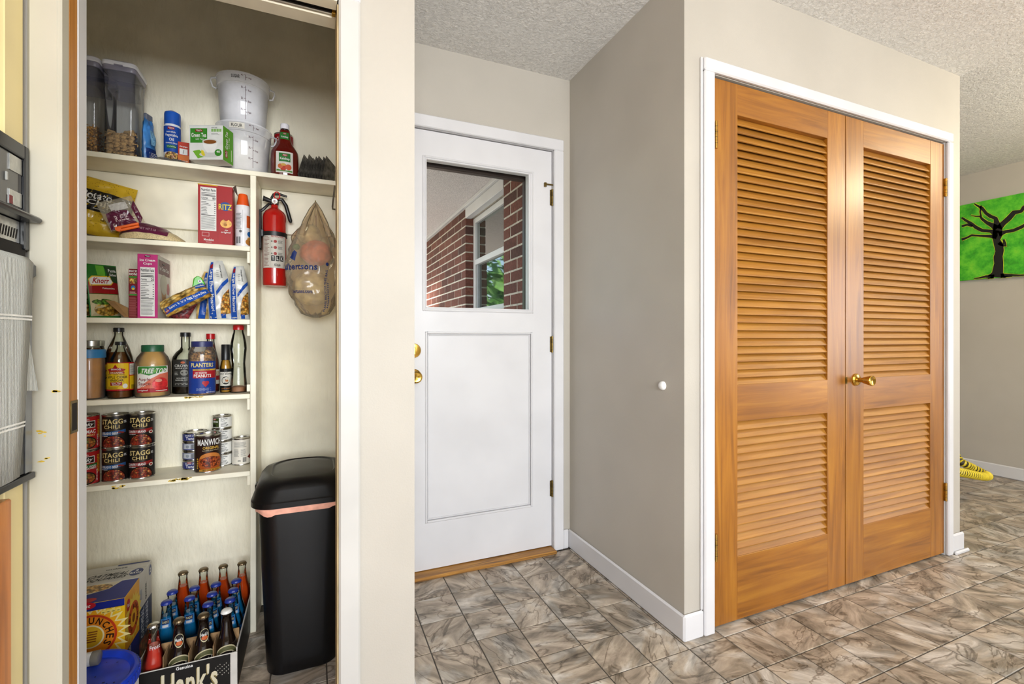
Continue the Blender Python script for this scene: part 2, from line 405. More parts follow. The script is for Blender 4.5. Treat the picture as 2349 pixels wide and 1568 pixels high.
m_pane = glassy('clear_window_glass', '#fbfdfc', ior=1.1)
def win(name, label, fn, w, z0, z1):
    r = thing(name, label, 'window'); r['kind'] = 'structure'; t = .05
    for k, (a, b_, c, d) in enumerate(((0, z0, t, z1), (w - t, z0, w, z1), (t, z0, w - t, z0 + t), (t, z1 - t, w - t, z1), (w / 2 - .02, z0 + t, w / 2 + .02, z1 - t))):
        MB().prism([(a, b_), (c, b_), (c, d), (a, d)], lambda p, q: fn(p, .02, q), lambda p, q: fn(p, .07, q)).build('window_frame', m_white, r, .003)
    for a, b_ in ((t, w / 2 - .02), (w / 2 + .02, w - t)):
        MB().prism([(a, z0 + t), (b_, z0 + t), (b_, z1 - t), (a, z1 - t)], lambda p, q: fn(p, .04, q), lambda p, q: fn(p, .044, q)).build('pane', m_pane, r)
    return r
win('window_2', 'kitchen window behind the camera', lambda p, d, q: (p - .85, -2.6 - d, q), 2.4, .88, 2.1)
win('window_3', 'dining room window in the east wall', lambda p, d, q: (XW + d, -1.15 + p, q), 1.05, .62, 1.95)
# ---- trim
def trim(n, label, boxes, mat=None, bevel=.003):
    mb = MB()
    for b_ in boxes: mb.box(*b_)
    return struct('trim_%d' % n, label, mb, mat or m_white, bevel, 'trim')
m_pcas = M('pale_grey_casing_paint', '#bfbdb9', .4, var=.03, scale=6)
m_casing = M('ivory_casing_paint', '#bdb8a8', .4, var=.03, scale=4)
trim(1, 'ivory door casing left of the pantry beside the oven', [(-.549, 1.27, 0, XL - .001, YF, 2.02)], m_casing, .006)
_t1 = bpy.data.objects['trim_1']
trim(2, 'white casing right of the pantry opening', [(XR + .004, 1.27, 0, .1087, YF, 2.02)], m_pcas, .005)
trim(3, 'white head casing above the pantry opening', [(XL - .05, 1.268, HH + .008, .109, YF, 2.02)], m_white, .004)
trim(4, 'painted pantry jamb left of the pocket door, front', [(XL - .012, 1.272, 0, XL, 1.3065, HH)], m_casing, .003)
trim(5, 'painted pantry jamb left of the pocket door, rear', [(XL - .012, 1.347, 0, XL, YFB, HH)], m_white, .002)
m_jamb = M('stained_ivory_jamb', '#b9a67c', .5, var=.12, scale=12)
trim(6, 'narrow tan jamb on the right of the pantry opening', [(XR, 1.283, 0, XR + .006, YFB, HH)], m_jamb, .001)
trim(7, 'front header strip of the pocket door slot', [(XL, 1.2705, HH, XR, 1.312, HH + .012)], m_cream, .002)
trim(8, 'rear header strip of the pocket door slot', [(XL, 1.34, HH - .002, XR, YFB, HH + .012)], m_cream, .002)
m_track = M('dull_steel_track', '#b9b6ae', .3, 1, var=.1)
tr_ = trim(9, 'dark pocket door slot with metal track', [(XL, 1.312, HH + .011, XR, 1.34, HH + .0118)], m_dark, 0)
box('track_rail', m_track, (XL, 1.331, HH + .001, XR - .01, 1.3395, HH + .010), tr_, .002); box('track_stop', m_brass, (XR - .012, 1.318, HH - .004, XR - .002, 1.334, HH + .010), tr_, .001)
# entry door casing and stop
trim(10, 'white casing right of the entry door', [(1.113, 2.077, 0, 1.168, YB, 2.03)], m_white, .004)
trim(11, 'white head casing above the entry door', [(.262, 2.077, 2.03, 1.168, YB, 2.0865)], m_white, .004)
trim(12, 'white entry door jamb', [(1.1135, YB, 0, 1.128, 2.25, 2.045), (.325, YB, 0, .34, 2.25, 2.045), (.34, YB, 2.0295, 1.1135, 2.25, 2.045)], m_white, 0)
trim(13, 'white casing left of the entry door', [(.262, 2.077, 0, .318, YB, 2.03)], m_white, .004)
trim(14, 'white casing left of the louvered closet', [(1.293, 1.268, 0, 1.343, YF, 2.048)], m_white, .005)
trim(15, 'white casing right of the louvered closet', [(2.881, 1.268, 0, 2.922, YF, 2.048)], m_white, .005)
trim(16, 'white head casing above the louvered closet', [(1.293, 1.268, 2.0485, 2.922, YF, 2.095)], m_white, .005)
trim(17, 'thin white backband left of the closet casing', [(1.283, 1.277, .095, 1.292, YF, 2.095)], m_white, .002)
trim(18, 'white closet jamb behind the louvered doors', [(1.345, YF + .001, 0, 1.357, YFB, 2.047), (2.881, YF + .001, 0, 2.8835, YFB, 2.047)], m_white, 0)
def baseb(name, label, b_, bev=.008):
    return struct(name, label, MB().box(*b_), m_white, bev, 'baseboard')
baseb('baseboard_hall_right', 'white baseboard along the hall side wall', (XH - .013, YF - .013, 0, XH, YB - .001, .095))
baseb('baseboard_north_middle', 'short white baseboard between hall corner and closet casing', (XH - .012, YF - .014, 0, 1.292, YF, .0955), .006)
baseb('baseboard_entry', 'tiny white baseboard beside the entry door casing', (1.169, 2.08, 0, XH - .014, YB, .096), .004)
baseb('baseboard_north_right', 'stub of white baseboard wrapping the closet wall end', (2.923, YF - .014, 0, XE + .014, YF, .098), .008)
struct('trim_19', 'white quarter-round shoe at the closet wall end', MB().box(2.923, YF - .028, 0, XE + .03, YF - .0145, .018), m_white, .005, 'trim')
baseb('baseboard_closet_right', 'white baseboard on the closet end wall', (XE, YF + .001, 0, XE + .013, 3.0, .098))
baseb('baseboard_east', 'white baseboard under the tree picture', (XW - .014, -2.5, 0, XW, 3.0, .095))
baseb('baseboard_hall_left', 'white baseboard at the foot of the pantry stub wall', (.1095, YF - .014, 0, .252, YF, .095))
baseb('baseboard_hall_corner', 'white baseboard on the hall side of the stub wall', (.2525, YF - .014, 0, .266, 2.07, .095))
m_thr = wood('worn_oak_threshold', '#5a4026', '#a3712f', '#c99446', (3, 60, 60), .5, 0)
struct('trim_20', 'worn wooden threshold under the entry door', MB().box(.34, 2.045, 0, 1.1125, 2.25, .016), m_thr, .004, 'threshold')
# ---- entry door
d1 = thing('door_1', 'white entry door with square window over one panel', 'door', (0, 0, 0)); d1['kind'] = 'structure'
Y0, Y1 = 2.105, 2.145
DX0, DX1, WX0, WX1, WZ0, WZ1, PX1, PZ0, PZ1 = .345, 1.1108, .461, .983, 1.213, 1.897, 1.0045, .232, 1.107
slab = MB()
for b_ in ((DX0, Y0, .02, WX0, Y1, 2.026), (WX0, Y0, WZ1, DX1, Y1, 2.026), (WX1, Y0, PZ1, DX1, Y1, WZ1), (WX0, Y0, PZ1, WX1, Y1, WZ0), (PX1, Y0, .02, DX1, Y1, PZ1), (WX0, Y0, .02, PX1, Y1, PZ0)): slab.box(*b_)
slab.build('door_frame', m_white, d1)
box('panel', m_white, (WX0, Y0 + .010, PZ0, PX1, Y1, PZ1), d1)
def ring(x0, z0, x1, z1, w, ya, yb): return [(x0, ya, z0, x0 + w, yb, z1), (x1 - w, ya, z0, x1, yb, z1), (x0 + w, ya, z0, x1 - w, yb, z0 + w), (x0 + w, ya, z1 - w, x1 - w, yb, z1)]
for b_ in ring(WX0, PZ0, PX1, PZ1, .010, Y0 - .004, Y0 + .011): box('moulding', m_white, b_, d1, .003)
for b_ in ring(WX0 + .012, PZ0 + .012, PX1 - .012, PZ1 - .012, .006, Y0 + .004, Y0 + .011): box('moulding', m_white, b_, d1, .002)
for b_ in ring(WX0 - .012, WZ0 - .012, WX1 + .026, WZ1 + .014, .009, Y0 - .005, Y0 + .004): box('glazing_bead', m_white, b_, d1, .003)
for b_ in ring(WX0, WZ0, WX1 + .012, WZ1 + .004, .007, Y0 - .003, Y0 + .012): box('glazing_bead', m_white, b_, d1, .002)
box('pane', m_pane, (WX0, 2.124, WZ0, WX1, 2.128, WZ1), d1)
def hinge(parent, x, z, y, h=.088, mat=None, n=5):
    hg = lath('hinge', mat or m_oldbrass, [(.0055, 0), (.0055, h)], parent, 12); hg.location = (x, y, z)
    box('hinge_leaf', mat or m_oldbrass, (-.011, .003, .002, .0105, .006, h - .002), hg)
    for k in range(1, n):
        lath('knuckle_joint', m_dark, [(.0058, h * k / n - .0006), (.0058, h * k / n + .0006)], hg, 12)
    return hg
for py in (472, 808, 1138): hinge(d1, 1.1118, ZA(1268, py, 2.1), 2.0985, .083)
# latch above the top hinge, then knob and deadbolt
lt = box('flip_latch', m_oldbrass, (1.07, 2.092, ZA(1262, 424, 2.1) - .003, 1.135, 2.099, ZA(1262, 424, 2.1) + .003), d1, .001)
box('latch_keeper', m_oldbrass, (1.066, 2.094, ZA(1262, 424, 2.1) - .013, 1.078, 2.104, ZA(1262, 424, 2.1) + .008), d1, .001)
lath('latch_tip', m_oldbrass, [(.001, 0), (.006, .002), (.006, .008), (.001, .010)], lt, 10).location = (1.138, 2.094, ZA(1262, 424, 2.1) - .005)
def front_lathe(name, mat, prof, parent, loc, seg=24):
    o = lath(name, mat, prof, parent, seg); o.rotation_euler = (PI / 2, 0, 0); o.location = loc; return o
kx = .422
kb = front_lathe('door_knob', m_brass, [(.033, 0), (.033, .005), (.029, .009), (.013, .012), (.011, .03), (.02, .036), (.027, .047), (.027, .056), (.02, .063), (.008, .062), (.004, .060)], d1, (kx - .012, Y0, .905))
db = front_lathe('deadbolt', m_brass, [(.033, 0), (.033, .008), (.029, .014), (.012, .016)], d1, (kx - .014, Y0, 1.021))
MB().box(-.005, -.018, .014, .005, .018, .03).build('thumb_turn', m_brass, db, .003)
# storm door outside, brown
m_brown = M('brown_storm_door_metal', '#3a2d28', .4)
sd = thing('storm_door', 'dark brown storm door frame seen through the entry door window', 'door', (0, 0, 0))
for b_ in ((1.0, 2.19, .03, 1.11, 2.225, 2.02), (.345, 2.19, .03, .455, 2.225, 2.02), (.455, 2.19, 1.893, 1.0, 2.225, 2.02), (.455, 2.19, .03, 1.0, 2.225, .95)): box('frame_rail', m_brown, b_, sd, .003)
# ---- porch seen through the door
PXW = 1.055
m_mortar = M('pale_mortar', '#b9b1a4', .9, var=.1, scale=40, bump=.3)
def brick_mat():
    m, nt, b = newmat('red_brown_brick'); oi = nt.nodes.new('ShaderNodeObjectInfo')
    c = ramp(nt, oi.outputs['Random'], [(0, '#5a3229'), (.4, '#6f3f33'), (.75, '#7d4a3c'), (1, '#4d2f29')])
    n = noise_n(nt, 60, 4, .6, ocoord(nt, None, 9)); c2 = ramp(nt, n.outputs[0], [(.3, '#a89a92'), (.7, '#ffffff')])
    mm = nt.nodes.new('ShaderNodeMixRGB'); mm.blend_type = 'MULTIPLY'; mm.inputs[0].default_value = .8; nt.links.new(c, mm.inputs[1]); nt.links.new(c2, mm.inputs[2])
    nt.links.new(mm.outputs[0], b.inputs['Base Color']); b.inputs['Roughness'].default_value = .85; bump_n(nt, b, n.outputs[0], .4); return m
m_brick = brick_mat()
pw = struct('wall_porch', 'red brick wall of the porch with pale mortar joints', MB().box(PXW + .006, 2.26, 0, PXW + .13, 2.63, 2.07).box(PXW + .006, 3.42, 0, PXW + .13, 6.6, 2.07).box(PXW + .006, 2.63, 0, PXW + .13, 3.42, 1.26).box(PXW + .006, 2.63, 1.995, PXW + .13, 3.42, 2.07), m_mortar)
LB, HB, CO = .197, .056, .0667
bk = MB().box(-.002, -LB / 2, -HB / 2, .02, LB / 2, HB / 2).build('brick', m_brick, pw, .002); used = [0]
def put_brick(y0, y1, z):
    w = (y1 - y0)
    o = bk if not used[0] else inst(bk, 'brick', (0, 0, 0), pw); used[0] = 1
    o.location = (PXW + .006, (y0 + y1) / 2, z); o.scale = (1, w / LB, 1)
for k in range(-2, 24):
    z = 1.869 - CO / 2 - CO * (k - 3)
    if z < .75 or z > 2.045: continue
    for a, e in ((2.265, 2.632), (3.418, 5.9)):
        y = a if k % 2 == 0 else a - LB / 2
        if a < 3: y = e - LB if k % 2 == 0 else e - LB / 2
        while (y < e - .02 if a > 3 else y + LB > a + .02):
            y0, y1 = max(y, a), min(y + LB, e)
            if y1 - y0 > .03: put_brick(y0, y1, z)
            y += (LB + .0105) * (1 if a > 3 else -1)
# corner return bricks facing the door
for k in range(-2, 24):
    z = 1.869 - CO / 2 - CO * (k - 3)
    if z < .75 or z > 2.045: continue
    o = MB().box(0, 0, -HB / 2, .12, .006, HB / 2).build('brick', m_brick, pw) if k == -2 or 'rb' not in globals() else inst(rb, 'brick', (0, 0, 0), pw)
    rb = o; o.location = (PXW + .004, 3.413, z)
struct('ceiling_porch', 'white stippled porch ceiling', MB().box(-1.3, 2.26, 2.092, PXW + .2, 3.0, 2.16).box(.3, 3.0, 2.092, PXW + .2, 6.6, 2.16), M('porch_ceiling_paint', '#d9d2d2', .9, var=.12, scale=160, bump=.4, bscale=200), cat='ceiling')  # unseen roof edge cut back so sun reaches the far bricks
struct('trim_21', 'white crown strip between porch ceiling and brick', MB().box(PXW - .02, 2.26, 2.066, PXW + .02, 6.6, 2.091), m_white, .002, 'trim')
struct('trim_22', 'white header board over the porch window', MB().box(PXW + .001, 2.634, 1.99, PXW + .05, 3.411, 2.065), m_white, .002, 'trim')
pwn = thing('window_1', 'white sash window in the porch brick wall', 'window'); pwn['kind'] = 'structure'
WXP = 1.12
for b_ in ((WXP, 2.632, 1.26, WXP + .05, 2.672, 1.99), (WXP, 3.37, 1.26, WXP + .05, 3.412, 1.99), (WXP, 2.672, 1.95, WXP + .05, 3.37, 1.99), (WXP, 2.672, 1.632, WXP + .05, 3.37, 1.672), (WXP - .01, 2.632, 1.26, WXP + .05, 3.412, 1.30)): box('window_frame', m_white, b_, pwn, .003)
for b_ in ((WXP + .012, 2.70, 1.3, WXP + .03, 2.72, 1.632), (WXP + .012, 3.33, 1.3, WXP + .03, 3.352, 1.632)): box('sash_rail', M('grey_sash', '#8e9296', .5), b_, pwn)
m_refl = M('dark_reflective_glass', '#2b332e', .03, 0, var=.02, coat=1, spec=1)
box('pane', m_refl, (WXP + .02, 2.672, 1.672, WXP + .024, 3.37, 1.95), pwn); box('pane', m_refl, (WXP + .026, 2.672, 1.30, WXP + .03, 3.37, 1.632), pwn)
struct('ground_outside', 'concrete porch floor outside the door', MB().box(-8, 2.26, -.12, PXW + .1, 22, -.03), M('concrete', '#a9a39a', .9, bump=.2), cat='ground')
# greenery beyond the porch, mirrored in the porch window
gm = MB(); rr = random.Random(4)
for k in range(3800):
    p = Vector((-2.6 + rr.gauss(0, 1.5), 14 + rr.gauss(0, 2.4), abs(rr.gauss(1.6, 1.3)) + .05)); n_ = Vector((rr.gauss(0, 1), rr.gauss(0, 1), rr.gauss(0, 1))).normalized(); t_ = n_.orthogonal().normalized(); b2 = n_.cross(t_)
    gm.quad(p - t_ * .2, p + b2 * .1, p + t_ * .2, p - b2 * .1)
hd = thing('hedge', 'green hedge beyond the porch', 'hedge', (0, 0, 0))
g_ = gm.build('foliage', M('green_leaves', '#4f7a2c', .6, var=.3, scale=8), hd, kind='stuff'); MB().tube([(-3.8, 13, -.1), (-3.8, 13, 2.2)], .05).build('stem', M('bark', '#5a4a3a', .9), hd)
# ---- louvered closet doors
WC = ('#7a480d', '#9a6014', '#ae7520')
m_wv = wood('amber_varnished_wood_upright', *WC, (28, 28, 1.6), .42, .22)
m_wh = wood('amber_varnished_wood_level', *WC, (1.6, 28, 28), .42, .22)
m_ws = wood('amber_varnished_slat', '#8c5716', '#a36c20', '#b27d2e', (1.5, 40, 40), .5, .06)
def louver(name, label, x0, x1, s0, s1):
    d = thing(name, label, 'door', (0, YF + .003, 0)); d['kind'] = 'structure'; T = .034
    z0, zb0, zb1, zm0, zm1, z1 = .010, .249, .249, .761, .9013, 2.0405
    zt = 1.9235
    box('stile', m_wv, (x0, 0, z0, x0 + s0, T, z1), d, .0015); box('stile', m_wv, (x1 - s1, 0, z0, x1, T, z1), d, .0015)
    for a, b_ in ((z0, .249), (.761, .9013), (zt, z1)): box('rail', m_wh, (x0 + s0, .0006, a, x1 - s1, T, b_), d, .001)
    w = x1 - s1 - x0 - s0; P_ = .0298
    proto = None
    for a, b_ in ((.249, .761), (.9013, zt)):
        n = round((b_ - a) / P_); st = (b_ - a) / n
        for k in range(n):
            if proto is None:
                ang = math.radians(58); c_, s_ = math.cos(ang), math.sin(ang); mb = MB(); hw, ht = .0215, .0032
                pr = [(-hw, -ht * .6), (-hw + .002, -ht), (hw, -ht), (hw, ht), (-hw + .002, ht), (-hw, ht * .6)]
                mb.rings([[(x, T / 2 + p * c_ - q * s_, p * s_ + q * c_) for p, q in pr] for x in (0, w)]); proto = mb.build('slat', m_ws, d); o = proto
            else: o = inst(proto, 'slat', (0, 0, 0), d)
            o.location = (x0 + s0, 0, a + st * (k + .5) - .001)
    return d
d2 = louver('door_2', 'left louvered closet door of amber varnished wood', 1.360, 2.1115, .115, .115)
d3 = louver('door_3', 'right louvered closet door with brass knob', 2.117, 2.8775, .1225, .117)
m_hb = M('bright_brass_hinge', '#b8924a', .25, 1, var=.15)
for z in (ZA(1647, 342, YF), ZA(1647, 1284, YF)): hinge(d2, 1.3585, z, -.004 - .003, .1, m_hb)
for z in (ZA(2172, 452, YF), ZA(2172, 1147, YF)): hinge(d3, 2.879, z, -.007, .09, m_hb)
kz = ZA(1970, 870, YF)
kn = front_lathe('door_knob', m_brass, [(.027, 0), (.027, .004), (.022, .010), (.011, .013), (.010, .026), (.014, .034), (.0215, .062), (.0225, .066), (.020, .069), (.014, .066), (.004, .0645)], d3, (2.183, 0, kz))
box('latch_plate', m_oldbrass, (2.111, -.0012, kz - .017, 2.124, 0, kz + .014), d3)
# ---- pocket door edge
pd = thing('door_4', 'brown wooden pocket door slid into the wall left of the pantry', 'door', (0, 0, 0)); pd['kind'] = 'structure'
m_pd = wood('brown_fir_edge', '#9a6228', '#bd7e36', '#cf9346', (40, 40, 1.4), .45, .1)
box('door_slab', m_pd, (-.72, 1.3085, .01, XL - .001, 1.3455, HH), pd, .001)
zl = ZA(169, 955, 1.328)
lp = box('edge_pull', m_oldbrass, (XL - .0008, 1.3105, zl - .036, XL + .0008, 1.3435, zl + .036), pd, .0004); box('pull_recess', m_dark, (XL + .0006, 1.3165, zl - .030, XL + .0012, 1.338, zl + .030), lp)
# door bumper
bx_, bz_ = YX(1521, XH), ZA(1521, 884, YX(1521, XH))
o = lath('door_bumper', M('white_rubber', '#eeeeec', .4), [(.017, 0), (.0175, .004), (.015, .010), (.009, .014), (.002, .0155)], None, 24); o.rotation_euler = (0, -PI / 2, 0); o.location = (XH, bx_, bz_)
tag(o, 'small white round door bumper on the hall side wall', 'door bumper')
# ================================================================ ceiling lamp (its own light)
cl = thing('ceiling_light', 'round glass ceiling light of the kitchen', 'lamp', (.9, -.55, HC))
lath('fixture_base', m_white, [(.14, -.02), (.14, 0)], cl, 32)
lath('glass_dome', glassy('frosted_dome', '#fff4dc', veil=.3), [(.13, -.02), (.125, -.05), (.10, -.08), (.05, -.098), (.004, -.102)], cl, 32)
_l = lamp('ceiling_light_bulb', 'POINT', (.9, -.55, HC - .16), (0, 0, 0), 12, (1, .84, .50), shadow_soft_size=.12)
cl2 = thing('ceiling_light', 'added unseen ceiling light brightening the dining room', 'lamp', (3.95, .35, HC))  # unseen fixture, added with its bulb to brighten the dining wall
lath('fixture_base', m_white, [(.14, -.02), (.14, 0)], cl2, 32)
lath('glass_dome', MATS['frosted_dome'], [(.13, -.02), (.125, -.05), (.10, -.08), (.05, -.098), (.004, -.102)], cl2, 32)
lamp('added_dining_light', 'POINT', (3.95, .35, HC - .16), (0, 0, 0), 42, (1, .88, .62), shadow_soft_size=.12)
# ================================================================ pantry shelves
YS = 1.94
SZ = [1.692, 1.414, 1.146, .874, .5914]
names = ['top', 'second', 'middle', 'fourth', 'lowest']
PXL, PXR = -.2195, -.2005
labs = ['long cream top shelf running across the whole pantry', 'cream shelf carrying the chips and cracker box', 'cream shelf carrying the pasta bags', 'cream shelf carrying bottles and jars', 'chipped cream lowest shelf carrying food cans']
for k in range(5):
    o = box('pantry_shelf', m_cream, (-.858, YS, SZ[k] - .0175, .123 if k == 0 else PXL - .001, YPB - .001, SZ[k]), None, .0015)
    tag(o, labs[k], 'shelf', 'cream pantry shelves')
post = thing('shelf_post', 'upright cream board between the shelves and the extinguisher bay', 'shelf post', (0, 0, 0))
box('upright_board', m_cream, (PXL, YS - .004, .0, PXR, YPB - .001, SZ[0] - .018), post, .0015)
for k in range(1, 5):
    box('shelf_cleat', m_cream, (PXL - .012, YS + .012, SZ[k] - .06 if k != 4 else SZ[k] - .055, PXL - .0005, YPB - .03, SZ[k] - .018), post, .0012)
box('shelf_cleat', m_cream, (PXL - .012, YS + .004, SZ[3] + .008, PXL - .0005, YPB - .03, SZ[3] + .034), post, .0012)
cb = tag(box('backing_board', m_cream, (-.858, YPB - .022, SZ[1] + .075, PXL - .002, YPB - .0005, SZ[0] - .0185), None, .002), 'cream backing board under the top shelf behind chips', 'board')
cb = tag(box('backing_board', m_cream, (PXR + .002, YPB - .022, 1.50, .123, YPB - .0005, SZ[0] - .0185), None, .002), 'cream backing board above the grocery bag', 'board')
bk_ = thing('shelf_bracket', 'small steel bracket under the right end of the top shelf', 'bracket', (XA(766, YS + .005), YS + .005, 0))
MB().tube([(.004, 0, SZ[0] - .018), (.002, .001, SZ[0] - .03), (-.005, .003, SZ[0] - .10), (-.004, .006, SZ[0] - .108), (.006, .01, SZ[0] - .108)], .0035).build('bracket_wire', M('grey_steel', '#8f8c84', .35, 1), bk_, smooth=40)
# chipped paint with its own outline on the shelf fronts
m_chip = M('ochre_paint_chip', '#c9a62c', .6, var=.2, scale=90)
rr = random.Random(11)
def chips(parent, x0, x1, z0, z1, n, y):
    mb = MB()
    for k in range(n):
        cx_, cz_ = rr.uniform(x0, x1), rr.uniform(z0, z1); w, h = rr.uniform(.002, .012), rr.uniform(.001, .004); pts = []
        for i in range(9):
            a = 2 * PI * i / 9; q = rr.uniform(.5, 1.1); pts.append((cx_ + w * q * math.cos(a), y, max(z0 - .002, min(z1 + .001, cz_ + h * q * math.sin(a)))))
        n0 = len(mb.v); mb.v += pts; mb.f.append(tuple(range(n0, n0 + 9)))
    return mb.build('paint_chips', m_chip, parent, kind='stuff')
sh = [o for o in bpy.data.objects if o.name.startswith('pantry_shelf')]
for o in sh:
    if abs(o.bound_box[1][2] - SZ[4]) < .002: chips(o, XA(385, YS), XA(440, YS), SZ[4] - .009, SZ[4] - .001, 26, YS - .0004); chips(o, XA(245, YS), XA(285, YS), SZ[4] - .014, SZ[4] - .006, 8, YS - .0004)
    if abs(o.bound_box[1][2] - SZ[3]) < .002: chips(o, XA(425, YS), XA(465, YS), SZ[3] - .006, SZ[3] - .001, 10, YS - .0004)
for q0, q1, r0, r1, n_ in ((120, 130, 890, 905, 2), (85, 105, 985, 1000, 4), (92, 112, 1030, 1060, 3)):
    chips(_t1, XA(q0, 1.27), XA(q1, 1.27), ZA(100, r1, 1.27), ZA(100, r0, 1.27), n_, 1.2696)
# ================================================================ wall oven in its cabinet, towel
XO = -.552
cab = thing('oven_cabinet', 'tall cream cabinet around the wall oven at the left edge', 'cabinet', (0, 0, 0))
m_cab = M('cream_cabinet_paint', '#dccb96', .4, var=.03, scale=5)
box('cabinet_body', m_cab, (-1.18, .45, 0, XO - .02, 1.2690, HC - .002), cab, .002)
for b_ in ((XO - .0195, 1.206, .02, XO, 1.2685, .79), (XO - .0195, 1.206, 1.47, XO, 1.2685, HC - .01), (XO - .0195, .45, .02, XO, .53, HC - .01)): box('face_frame', m_cab, b_, cab, .002)
m_cabw = wood('orange_cabinet_wood', '#a85f1c', '#c8772a', '#dc8f3c', (30, 30, 1.5), .35, .4)
box('cabinet_door', m_cabw, (XO - .0195, .54, .06, XO + .012, 1.2035, .77), cab, .003)
box('cabinet_door', m_cabw, (XO - .0195, .54, 1.52, XO - .006, 1.2, 2.3), cab, .003)
m_blk = M('black_enamel', '#16171a', .25, var=.1); m_ss = M('brushed_steel', '#b9b8b4', .3, 1, var=.06, scale=80); m_gry = M('smoked_glass_panel', '#4d4b48', .12, var=.03)
ov = thing('wall_oven', 'black and steel wall oven with vent grille', 'oven', (0, 0, 0))
F_ = XO + .006
Ya, Yb_ = .545, 1.262
def zO(py): return ZA(62, py, 1.285)
z_t, z_l1, z_l2, z_g0, z_g1, z_s0, z_b = zO(347), zO(503), zO(516), zO(527), zO(558), zO(600), zO(1091)
box('oven_body', m_blk, (-1.15, Ya, z_b, XO + .002, Yb_, z_t), ov, .002)
box('frame_strip', m_blk, (XO + .0022, Yb_ - .014, z_s0 + .02, F_ + .006, Yb_, z_t), ov, .002)
box('frame_strip', m_blk, (XO + .0022, Ya, z_t - .028, F_ + .006, Yb_ - .0145, z_t - .0005), ov, .002)
box('control_panel', m_gry, (XO + .0022, Ya + .02, z_l1 + .012, F_, Yb_ - .015, z_t - .029), ov)
box('steel_plate', m_ss, (F_ + .0002, 1.205, z_t - .062, F_ + .002, Yb_ - .0165, z_t - .031), ov); box('steel_plate', m_ss, (F_ + .0002, 1.205, z_l1 + .014, F_ + .002, Yb_ - .0165, z_l1 + .042), ov)
box('control_knob', M('light_grey_trim', '#a9a9a4', .4), (F_ + .0002, 1.192, z_l1 + .055, F_ + .004, 1.197, z_t - .07), ov, .001)
box('red_pointer', tint('#7d1c24'), (F_ + .0022, 1.203, z_l1 + .014, F_ + .0026, 1.214, z_l1 + .03), ov)
MB().box(XO + .0022, Ya, z_l2, F_ + .028, Yb_ + .0, z_l1).build('panel_lip', m_blk, ov, .004)
box('vent_plate', m_ss, (XO + .0022, Ya, z_g0 - .035, F_ - .002, Yb_ - .016, z_l2 - .002), ov)
for k in range(40):
    y_ = Yb_ - .022 - k * .0085
    if y_ < 1.0: break
    MB().quad((F_ - .0015, y_, z_g0 - .008), (F_ - .0015, y_ - .0035, z_g0 - .008), (F_ - .0015, y_ - .0085, z_g0 - .028), (F_ - .0015, y_ - .005, z_g0 - .028)).build('vent_slot', m_dark, ov)
box('door_gap', m_dark, (XO + .0022, Ya, z_g0 - .06, F_ + .001, Yb_ - .002, z_g0 - .037), ov)
box('control_strip', m_ss, (XO + .0022, Ya, z_s0 - .012, F_ + .004, Yb_ - .004, z_g0 - .061), ov, .001)
box('display', tint('#1d2a4a', .1), (F_ + .0042, 1.0, z_s0 - .008, F_ + .006, 1.222, z_g0 - .062), ov)
box('oven_door', m_blk, (XO + .0022, Ya, z_b + .014, F_ + .010, Yb_ - .002, z_s0 - .014), ov, .003)
box('door_edge_plate', M('grey_oven_edge', '#84868a', .3, .6), (F_ + .0102, 1.236, z_b + .016, F_ + .0115, Yb_ - .003, z_s0 - .09), ov)
box('bottom_trim', M('charcoal_trim', '#2b2c2f', .35), (XO + .0022, Ya, z_b, F_ + .016, Yb_ + .001, z_b + .013), ov, .002)
hz_ = ZA(70, 623, 1.25)
box('door_handle', m_blk, (F_ + .013, Ya + .03, hz_ - .015, F_ + .026, 1.246, hz_ + .017), ov, .006)
box('handle_bracket', m_blk, (F_ + .0101, 1.222, hz_ - .012, F_ + .014, 1.242, hz_ + .014), ov, .002)
tw = thing('dish_towel', 'grey ribbed dish towel with white stripes over the oven handle', 'towel', (0, 0, 0))
def tmat(name, c):
    m, nt, b = newmat(name); w = nt.nodes.new('ShaderNodeTexWave'); w.bands_direction = 'Y'; w.inputs['Scale'].default_value = 90; w.inputs['Distortion'].default_value = 1.5
    nt.links.new(ocoord(nt), w.inputs['Vector']); cc = ramp(nt, w.outputs[0], [(0, darker(c, .86)), (1, darker(c, 1.05))]); nt.links.new(cc, b.inputs['Base Color']); b.inputs['Roughness'].default_value = .95; bump_n(nt, b, w.outputs[0], .5, .003); return m
m_tw = tmat('grey_terry', '#c6c9c6'); m_tws = M('white_stripe', '#e4e4e0', .9)
hx0, hx1 = F_ + .0125, F_ + .0265
def towel(yo, yi, zbot, th, back):
    prof = [(hx1 + .003, zbot), (hx1 + .004, zbot + .12), (hx1 + .003, hz_ - .03), (hx1 + .0025, hz_ + .012), (hx1 - .003, hz_ + .021), ((hx0 + hx1) / 2, hz_ + .0225), (hx0 - .0005, hz_ + .02), (hx0 - .0008, hz_ - .01), (hx0 - .0008, back)]
    return prof
mb = MB(); ny = 14; prof = towel(0, 0, zO(1040) - .02, 0, .98)
def twp(i, t, off=0):
    x, z = prof[i]; fold = .002 * math.sin(t * 21 + i * .6) * (1 if i < 4 or i == 8 else .25)
    y = 1.213 - t * .42 - (.045 * max(0, (hz_ - z) / .4) if i < 4 else 0)
    return (x + abs(fold) + off, y, z - (.02 * t if i == 0 else 0))
rows = [[twp(i, j / ny) for j in range(ny + 1)] for i in range(9)]
mb.rings(rows, False, False, closed=False); o = mb.build('towel_cloth', m_tw, tw, smooth=60)
sm = o.modifiers.new('thick', 'SOLIDIFY'); sm.thickness = .003; sm.offset = 1
